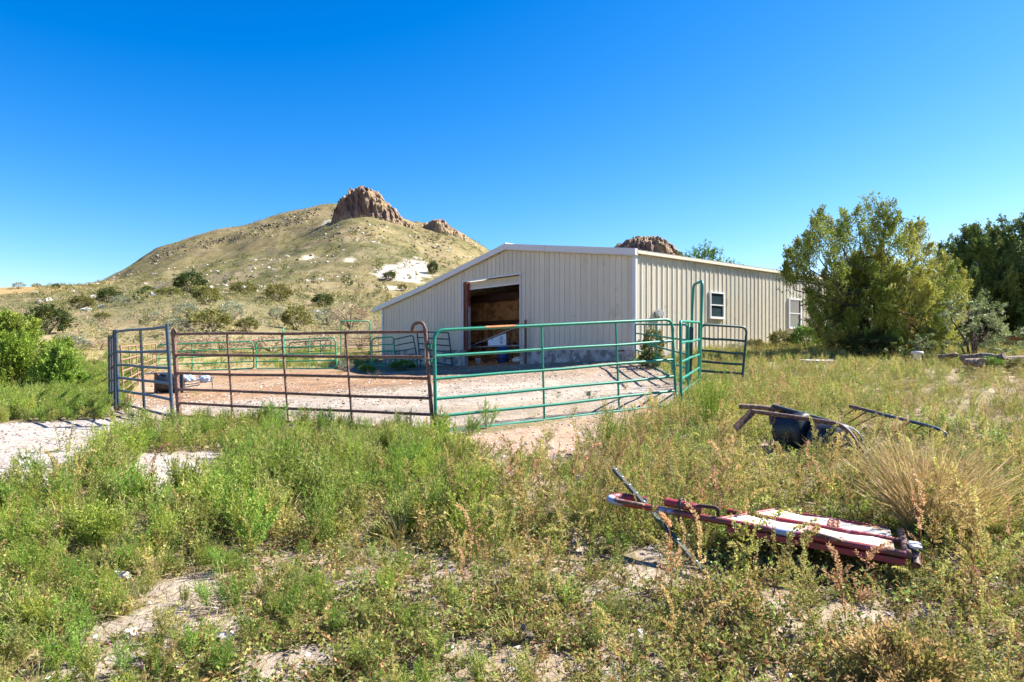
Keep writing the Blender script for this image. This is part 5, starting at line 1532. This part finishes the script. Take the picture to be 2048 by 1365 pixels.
for q in MID:
    if "butte" in q[5] and "clinging" in q[5]:
        g = P(752, 384, 414); o = bpy.data.objects.new("shrub", BM['dark'][0]); C.objects.link(o); o.location = g; o.scale = (4, 4, 3); tag(o, q[5], "shrub")
    else: shrub(*q, cat="shrub", group="shrubs on the slopes", parts=q[2] > 18)
# the countable dark junipers on the hill: one by one, shared mesh
def hill_dot(k): return bush(800 + k, (DARK if k % 2 else OLIVE)[0], (DARK if k % 2 else OLIVE)[1], 16, 9, .16).mesh("hill_shrub", M['needles'])
HD = [hill_dot(i) for i in range(4)]
cnt = 0
while cnt < 230:
    px, py = R.uniform(250, 985), R.uniform(440, 640)
    crest = np.interp(px, [160, 240, 320, 400, 500, 580, 640, 690, 815, 905, 975], [577, 547, 500, 472, 452, 430, 415, 440, 458, 470, 505])
    if py < crest + 5: continue
    g = hit(px, py)
    if g.y < 110 or g.y > 560: continue
    o = bpy.data.objects.new("hill_shrub", HD[R.randrange(4)]); C.objects.link(o)
    s = R.choice((1.3, 1.6, 1.9, 2.3, 2.8, 3.4)) * (.65 if g.y < 180 else 1.0)
    o.location = g; o.scale = (s * R.uniform(.9, 1.3), s * R.uniform(.9, 1.3), s * R.uniform(.7, 1.1)); o.rotation_euler = (0, 0, R.uniform(0, 6.28))
    tag(o, "small dark shrub dotting the far grassy hillside", "shrub", "hillside shrub dots"); cnt += 1
# the uncountable: tufts on the near slopes, specks on the hill
def lowtuft(seed, c1, c2): return bush(seed, c1, c2, 14, 10, .12, .6, .8).mesh("tuft", M['needles'])
TU = [lowtuft(850, lin(168, 158, 100), lin(190, 174, 120)), lowtuft(851, lin(140, 142, 84), lin(166, 160, 100)), lowtuft(852, lin(128, 128, 92), lin(152, 148, 116)), lowtuft(853, lin(178, 156, 120), lin(196, 178, 146)), lowtuft(854, lin(96, 104, 56), lin(120, 122, 72))]
def d_slope(x, y, px, py):
    n = sstep(.35, .6, fbm(x, y, 4, .06))
    return np.where(y < 52, .0, .45 * (.2 + .8 * n)) * (px < 1150)
scatter("slope_grass", "bleached grass tufts and low scrub on the near slopes", TU, d_slope, 42, 190, .46, .35, 1.15, None, .1, 42)
scatter("hill_scrub", "fine speckle of scrub over the far hillside", [TU[2], TU[4], TU[1], HD[0], HD[2]], lambda x, y, px, py: np.where(px < 1100, .13 * (.2 + sstep(.35, .6, fbm(x, y, 4, .03))), 0.0), 130, 570, .156, .45, 1.4, None, .05, 36)

scatter("hill_rocks", "pale loose rocks strewn over the far hillside", [PB[0], PB[1], PB[2]], lambda x, y, px, py: np.where(px < 1050, .016 * sstep(.45, .65, fbm(x + 9, y, 4, .025)), 0.0), 120, 520, .018, .3, 1.1, None, .1, 36)

def juniper(name, label, base, h, w, seed, col, col2, ncl=230, spikes=6, nlf=30, lf=.085, prof=None, group=None, cat="tree", lean=(0, 0), low=.04, trunks=5, topup=.8):
    r = np.random.default_rng(seed)
    prof = prof or [(0, .5), (.12, .85), (.35, 1.0), (.55, .92), (.75, .66), (.9, .38), (1, .08)]
    root = empty(name, base, label, cat, group)
    q = Leaves(seed)
    tr = MB()
    tops = []
    for k in range(trunks):
        a = 2 * math.pi * k / trunks + r.uniform(-.4, .4); e = r.uniform(.1, .5) * w / 2
        tp = Vector((math.cos(a) * e, math.sin(a) * e, h * r.uniform(.55, .85)))
        pts = [Vector((math.cos(a) * .08, math.sin(a) * .08, -.1)), Vector((tp.x * .35, tp.y * .35, tp.z * .35)) + Vector(r.normal(size=3) * .1), Vector((tp.x * .7, tp.y * .7, tp.z * .7)) + Vector(r.normal(size=3) * .12), tp]
        tr.tube(pts, [h * .022, h * .016, h * .010, h * .004], 7, False); tops.append(pts)
    ph = r.uniform(0, 6.28, 4)
    for c in range(ncl):
        f = r.uniform(low, 1) ** .92
        a = r.uniform(0, 6.28)
        lump = 1 + .16 * math.sin(3 * a + ph[0] + 4 * f) + .12 * math.sin(5 * a + ph[1] - 6 * f) + .1 * math.sin(9 * f + ph[2])
        wr = np.interp(f, [p_[0] for p_ in prof], [p_[1] for p_ in prof]) * w / 2 * lump
        rad = wr * r.uniform(.12, 1) ** .42
        pos = np.array([math.cos(a) * rad + lean[0] * f, math.sin(a) * rad + lean[1] * f, f * h * .93])
        out = np.array([math.cos(a), math.sin(a), 0]) * min(1, rad / (w * .3) if w else 1)
        ax = out * (.55 + .3 * (1 - f)) + np.array([0, 0, topup]) + r.normal(size=3) * .2
        size = h * r.uniform(.06, .125)
        cl = np.array(col) if r.random() < .6 else np.array(col2)
        cl = cl * r.uniform(.85, 1.15)
        for s in range(spikes):
            b = pos + r.normal(size=3) * size * .42 * np.array([1, 1, .8])
            b[2] = max(b[2], .05)
            spray(q, b, ax + r.normal(size=3) * .28, size * r.uniform(.7, 1.25), size * .24, nlf, lf, cl)
        if c % 4 == 0:
            tp = tops[int(r.integers(0, trunks))]; st = tp[1].lerp(tp[2], r.random()) if f < .6 else tp[2].lerp(tp[3], r.random())
            en = Vector(pos)
            mid = st.lerp(en, .5) + Vector((0, 0, -.05 * h * (1 - f))) 
            tr.tube([st, mid, en], [h * .006, h * .0042, h * .0018], 5, False)
    tr.build("trunk", M['bark']).parent = root
    place("crown", q.mesh("crown", M['needles']), None).parent = root
    return root
def plume_tree(name, label, base, tips, seed, col, col2, h, group=None, ncl=11, spikes=5, nlf=24, lf=.095, cat="tree"):
    """a tree of upswept plumes; tips: (point, plume length, plume radius)"""
    r = np.random.default_rng(seed); q = Leaves(seed); tr = MB()
    root = empty(name, base, label, cat, group)
    base = np.array(base)
    forks = []; wd = .9 * max(np.hypot(t_[0][0] - base[0], t_[0][1] - base[1]) for t_ in tips) / 3.1
    for k in range(6):
        a = 2 * math.pi * k / 6 + r.uniform(-.3, .3)
        tp = np.array([math.cos(a) * wd, math.sin(a) * wd * .8, h * r.uniform(.4, .62)])
        pts = [Vector((math.cos(a) * .1, math.sin(a) * .1, -.1)), Vector(tp * [.4, .4, .35]), Vector(tp * [.75, .75, .7]), Vector(tp)]
        tr.tube(pts, [h * .024, h * .018, h * .011, h * .005], 7, False); forks.append(pts)
    for (tip, L, rad) in tips:
        tip = np.array(tip) - base
        out = np.array([tip[0], tip[1], 0]); out = out / max(.3, np.linalg.norm(out))
        ax = unit(out * r.uniform(.35, .7) * (1.25 - tip[2] / h) + np.array([0, 0, 1.0]) + r.normal(size=3) * .08)
        st = tip - ax * L
        st[2] = max(st[2], .15)
        cl0 = (np.array(col) if r.random() < .6 else np.array(col2)) * r.uniform(.85, 1.15)
        for k in range(ncl):
            t = (k + r.random()) / ncl; cl = cl0 * r.uniform(.8, 1.2)
            rr_ = rad * (1 - t) ** .7 * r.uniform(.2, 1)
            o = r.normal(size=3); o = unit(o - ax * (o @ ax))
            pos = st + (tip - st) * t * .92 + o * rr_
            sz = (.17 + .22 * (1 - t)) * r.uniform(.75, 1.2) * (L / 1.6) ** .5
            for s in range(spikes):
                b_ = pos + r.normal(size=3) * sz * .38; b_[2] = max(b_[2], .05)
                spray(q, b_, ax + o * .5 * (1 - t * .6) + r.normal(size=3) * .18, sz * r.uniform(.9, 1.6), sz * .2, nlf, lf, cl, .2, .9)
        f = forks[int(r.integers(0, 6))]; s0 = f[1].lerp(f[3], r.random())
        s1 = Vector(st); s2 = Vector(st + (tip - st) * .6)
        tr.tube([s0, s0.lerp(s1, .5) + Vector((0, 0, .05)), s1, s2], [h * .006, h * .005, h * .0036, h * .0015], 5, False)
    tr.build("trunk", M['bark']).parent = root
    place("crown", q.mesh("crown", M['needles']), None).parent = root
    return root
def plume_tips(r, n, base, h, w, prof, L=(1.0, 1.9), rad=(.28, .5), low=.12):
    out = []
    for k in range(n):
        f = r.uniform(low, 1) ** .9; a = r.uniform(0, 6.28)
        wr = np.interp(f, [p_[0] for p_ in prof], [p_[1] for p_ in prof]) * w / 2 * r.uniform(.1, 1) ** .5
        out.append(((base.x + math.cos(a) * wr, base.y + math.sin(a) * wr, base.z + f * h), r.uniform(*L) * min(1, .35 + f), r.uniform(*rad)))
    return out
def gp(px, py, Y):
    p_ = P(px, py, Y); p_.z = Hs(p_.x, p_.y); return p_
b0 = gp(1752, 705, 23.5)
h0 = z_at(392, 23.5) - b0.z
r_ = np.random.default_rng(77)
tips = [(P(px, py, 23.5 + r_.uniform(-1.3, 1.0)), L, rd) for px, py, L, rd in (
    (1737, 391, 2.2, .42), (1714, 415, 1.6, .34), (1762, 412, 1.5, .32), (1783, 404, 1.9, .36), (1798, 428, 1.5, .36), (1690, 424, 1.6, .32), (1682, 442, 1.6, .42), (1640, 416, 1.7, .36), (1627, 436, 1.4, .36), (1655, 438, 1.3, .3),
    (1592, 482, 1.4, .30), (1578, 498, 1.2, .28), (1612, 470, 1.2, .3), (1574, 526, 1.0, .28), (1845, 440, 1.6, .34), (1828, 450, 1.4, .34), (1816, 448, 1.5, .36), (1868, 485, 1.5, .4), (1890, 505, 1.4, .4), (1915, 520, 1.3, .4), (1928, 545, 1.3, .4),
    (1605, 545, 1.3, .36), (1618, 580, 1.2, .36), (1622, 615, 1.1, .36), (1635, 645, 1.0, .36), (1920, 590, 1.3, .45), (1905, 630, 1.2, .45), (1880, 650, 1.1, .4), (1660, 500, 1.5, .45), (1650, 540, 1.4, .45), (1860, 540, 1.5, .5))]
tips += plume_tips(r_, 56, b0, h0 * .70, 4.6, [(0, .6), (.2, .85), (.45, 1.0), (.7, .85), (.88, .55), (1, .2)], (1.1, 1.9), (.36, .6))
plume_tree("juniper_tree", "broad sunlit juniper tree standing by the barn's long side", b0, tips, 21, lin(132, 142, 62), lin(164, 162, 80), h0, "juniper trees", 17, 5, 22, .078)
b0 = gp(1962, 700, 28)
PR = [(0, .6), (.2, .9), (.5, 1.0), (.75, .85), (.92, .5), (1, .2)]
h0 = z_at(450, 28) - b0.z
plume_tree("juniper_tree", "dark juniper behind the broad one, left of the two right-edge trees", b0, plume_tips(r_, 80, b0, h0, 5.2, PR, (1.0, 1.8), (.4, .65)), 22, lin(110, 130, 64), lin(134, 148, 78), h0, "juniper trees", 13, 5, 20, .095)
b0 = gp(2085, 700, 27)
h0 = z_at(418, 27) - b0.z
plume_tree("juniper_tree", "tallest dark juniper cut by the right edge of the picture", b0, plume_tips(r_, 100, b0, h0, 6.2, PR, (1.0, 1.9), (.45, .7)), 23, lin(104, 124, 62), lin(128, 142, 76), h0, "juniper trees", 13, 5, 20, .095)
b0 = gp(2260, 700, 26)
juniper("juniper_tree", "juniper outside the right edge of the picture", b0, 5.0, 6.0, 24, lin(78, 96, 44), lin(98, 112, 54), 120, 5, 20, .12, group="juniper trees")
b0 = gp(1405, 690, 52)
juniper("juniper_tree", "juniper whose top peeks over the barn roof", b0, z_at(499, 52) - b0.z, 3.6, 25, lin(84, 110, 46), lin(110, 128, 56), 110, 6, 20, .16, [(0, .5), (.3, 1), (.7, 1), (.9, .8), (1, .4)], group="juniper trees")
b0 = gp(28, 770, 22); h0 = z_at(626, 22) - b0.z
plume_tree("juniper_tree", "bright green bushy juniper at the left edge", b0, plume_tips(r_, 75, b0, h0, 3.5, [(0, .8), (.25, 1), (.6, .95), (.85, .65), (1, .3)], (.6, 1.1), (.2, .36), .2), 26, lin(128, 150, 54), lin(154, 168, 70), h0, "juniper trees", 11, 5, 20, .07)
b0 = gp(115, 772, 20.5); h0 = z_at(690, 20.5) - b0.z
plume_tree("juniper_tree", "low bright green juniper lobe right of the left-edge juniper", b0, plume_tips(r_, 34, b0, h0, 1.5, [(0, .9), (.4, 1), (.8, .7), (1, .3)], (.4, .8), (.16, .28), .2), 27, lin(116, 140, 52), lin(142, 156, 68), h0, "juniper trees", 9, 5, 18, .065)
b0 = gp(1945, 705, 21)
juniper("leafy_shrub", "grey-green leafy shrub in front of the dark junipers", b0, z_at(592, 21) - b0.z, 2.9, 28, lin(120, 132, 84), lin(150, 156, 112), 90, 4, 14, .085, [(0, .7), (.3, 1), (.6, .9), (.85, .6), (1, .3)], cat="shrub", topup=.3, trunks=6)
b0 = gp(1840, 712, 20.5)
juniper("leafy_shrub", "small low grey-green shrub right of the broad juniper's foot", b0, z_at(668, 20.5) - b0.z, 1.5, 29, lin(110, 126, 70), lin(140, 150, 96), 40, 4, 14, .07, [(0, .7), (.3, 1), (.6, .9), (.85, .6), (1, .3)], cat="shrub", topup=.3)
for px, py, w, h, kd, lb, Y in ((1612, 700, 60, 52, "green", "green bush at the barn wall under the second window", 26.5), (1560, 704, 44, 40, "olive", "olive bush at the barn wall between the windows", 27),
                                (1672, 704, 60, 44, "dark", "dark low bush in front of the white tank", 25), (1510, 700, 40, 26, "olive", "low weeds bush at the barn wall right of the open gate", 26.5),
                                (1470, 700, 36, 22, "grey", "short grey bush at the barn wall behind the open gate", 25.5), (1306, 728, 44, 80, "olive", "tall yellow-flecked weed clump at the barn corner", 21.5),
                                (1300, 742, 50, 40, "dark", "dark low weeds inside the corral at the barn corner", 20.5), (1985, 764, 46, 30, "green", "round yellow-green rabbitbrush before the log pile", 17.5),
                                (2040, 780, 56, 34, "olive", "round yellowish rabbitbrush at the right edge", 16.5), (805, 737, 56, 22, "green", "green weed patch at the foot of the lean-to", 30.5),
                                (735, 744, 36, 18, "green", "small green weed on the corral floor by the far bow frame", 29.5), (690, 745, 40, 22, "grey", "dry weed patch beside the far green panel", 30.5),
                                (1740, 722, 110, 50, "dark", "dark thick undergrowth at the foot of the broad juniper", 22.3)):
    shrub(px, py, w, h, kd, lb, "shrub", None, "shrub", Y)
# orange dry patch
# ------------------------------------------------------------------ single plants of the foreground
def plant_thing(name, label, q, loc, cat, scale=1.0, mat='leaf', group=None):
    o = place(name, q.mesh(name, M[mat]), None); o.location = loc; o.scale = (scale,) * 3
    return tag(o, label, cat, group, 'thing')
g = hit(1215, 912)
plant_thing("weed_clump", "round green weed clump alone on bare dirt by the green gate", kochia(901, .62, 46, lin(108, 132, 56), lin(142, 152, 80), 1.3, 40), g, "weed")
g = hit(1420, 858)
plant_thing("weed_clump", "bright green weed clump at the hinge post of the green gates", kochia(902, .85, 50, lin(120, 158, 52), lin(150, 178, 74), .9, 44), g, "weed")
g = hit(1150, 905)
q = tuft(903, .62, 560, lin(230, 210, 152), lin(204, 192, 120), .55, .006, .7)
g = hit(1850, 1085)
plant_thing("bunch_grass", "big straw-yellow bunch grass fountain behind the fallen gate", q, g, "grass clump", 1.25, 'dry')
g = hit(1930, 1075)
plant_thing("bunch_grass", "straw-yellow bunch grass at right of the big fountain clump", tuft(904, .55, 300, lin(222, 202, 142), lin(186, 184, 104), .8, .006, .5), g, "grass clump", 1.1, 'dry')
q = Leaves(905)
for k in range(190):
    d = q.r.normal(size=3); d[2] = abs(d[2]) + .1; d = unit(d)
    pts = curve((0, 0, 0), d, q.r.uniform(.13, .22), (0, 0, .3), 3, q.r)
    q.strip(pts, .004, lin(120, 130, 70))
    spray(q, pts[-1] - d * .03, d + [0, 0, .3], .06, .03, 34, .016, lin(214, 190, 122) if q.r.random() < .6 else lin(160, 162, 86))
g = hit(1808, 1405)
plant_thing("rabbitbrush", "round tan-flowered rabbitbrush at the bottom right edge", q, g, "shrub", 1.3)
g = hit(1880, 1420)
plant_thing("rabbitbrush", "small olive rabbitbrush right of the tan-flowered one", bush(906, lin(140, 142, 72), lin(164, 156, 88), 90, 14, .05), g, "shrub", .32)
AM = [(1475, 1062, .62, "tall reddish amaranth stalk behind the red gate's middle"), (1322, 1120, .6, "amaranth stalk crossing in front of the studded post"),
      (1455, 1228, .62, "branched tan amaranth in front of the red gate's rail"), (1596, 1236, .5, "amaranth stalk before the red gate's loop handle"),
      (1697, 1270, .46, "drooping red-stemmed amaranth before the dark gap under the gate"), (1350, 1220, .48, "amaranth left of the studded post's lower end"),
      (1530, 1235, .5, "green-spiked amaranth before the white gate sheets"), (1640, 950, .55, "tan amaranth spikes in front of the black tubs"),
      (1940, 1180, .6, "amaranth stalk right of the fallen gate's end"), (1990, 1240, .6, "amaranth stalk near the lower right edge")]
for k, (px, py, h, lb) in enumerate(AM):
    g = hit(px, py)
    plant_thing("amaranth_plant", lb, pigweed(920 + k, h, R.uniform(.4, 1), R.uniform(.3, 1), 30, 9), g, "weed", 1.0, 'leaf', "tall amaranth stalks around the scrap")
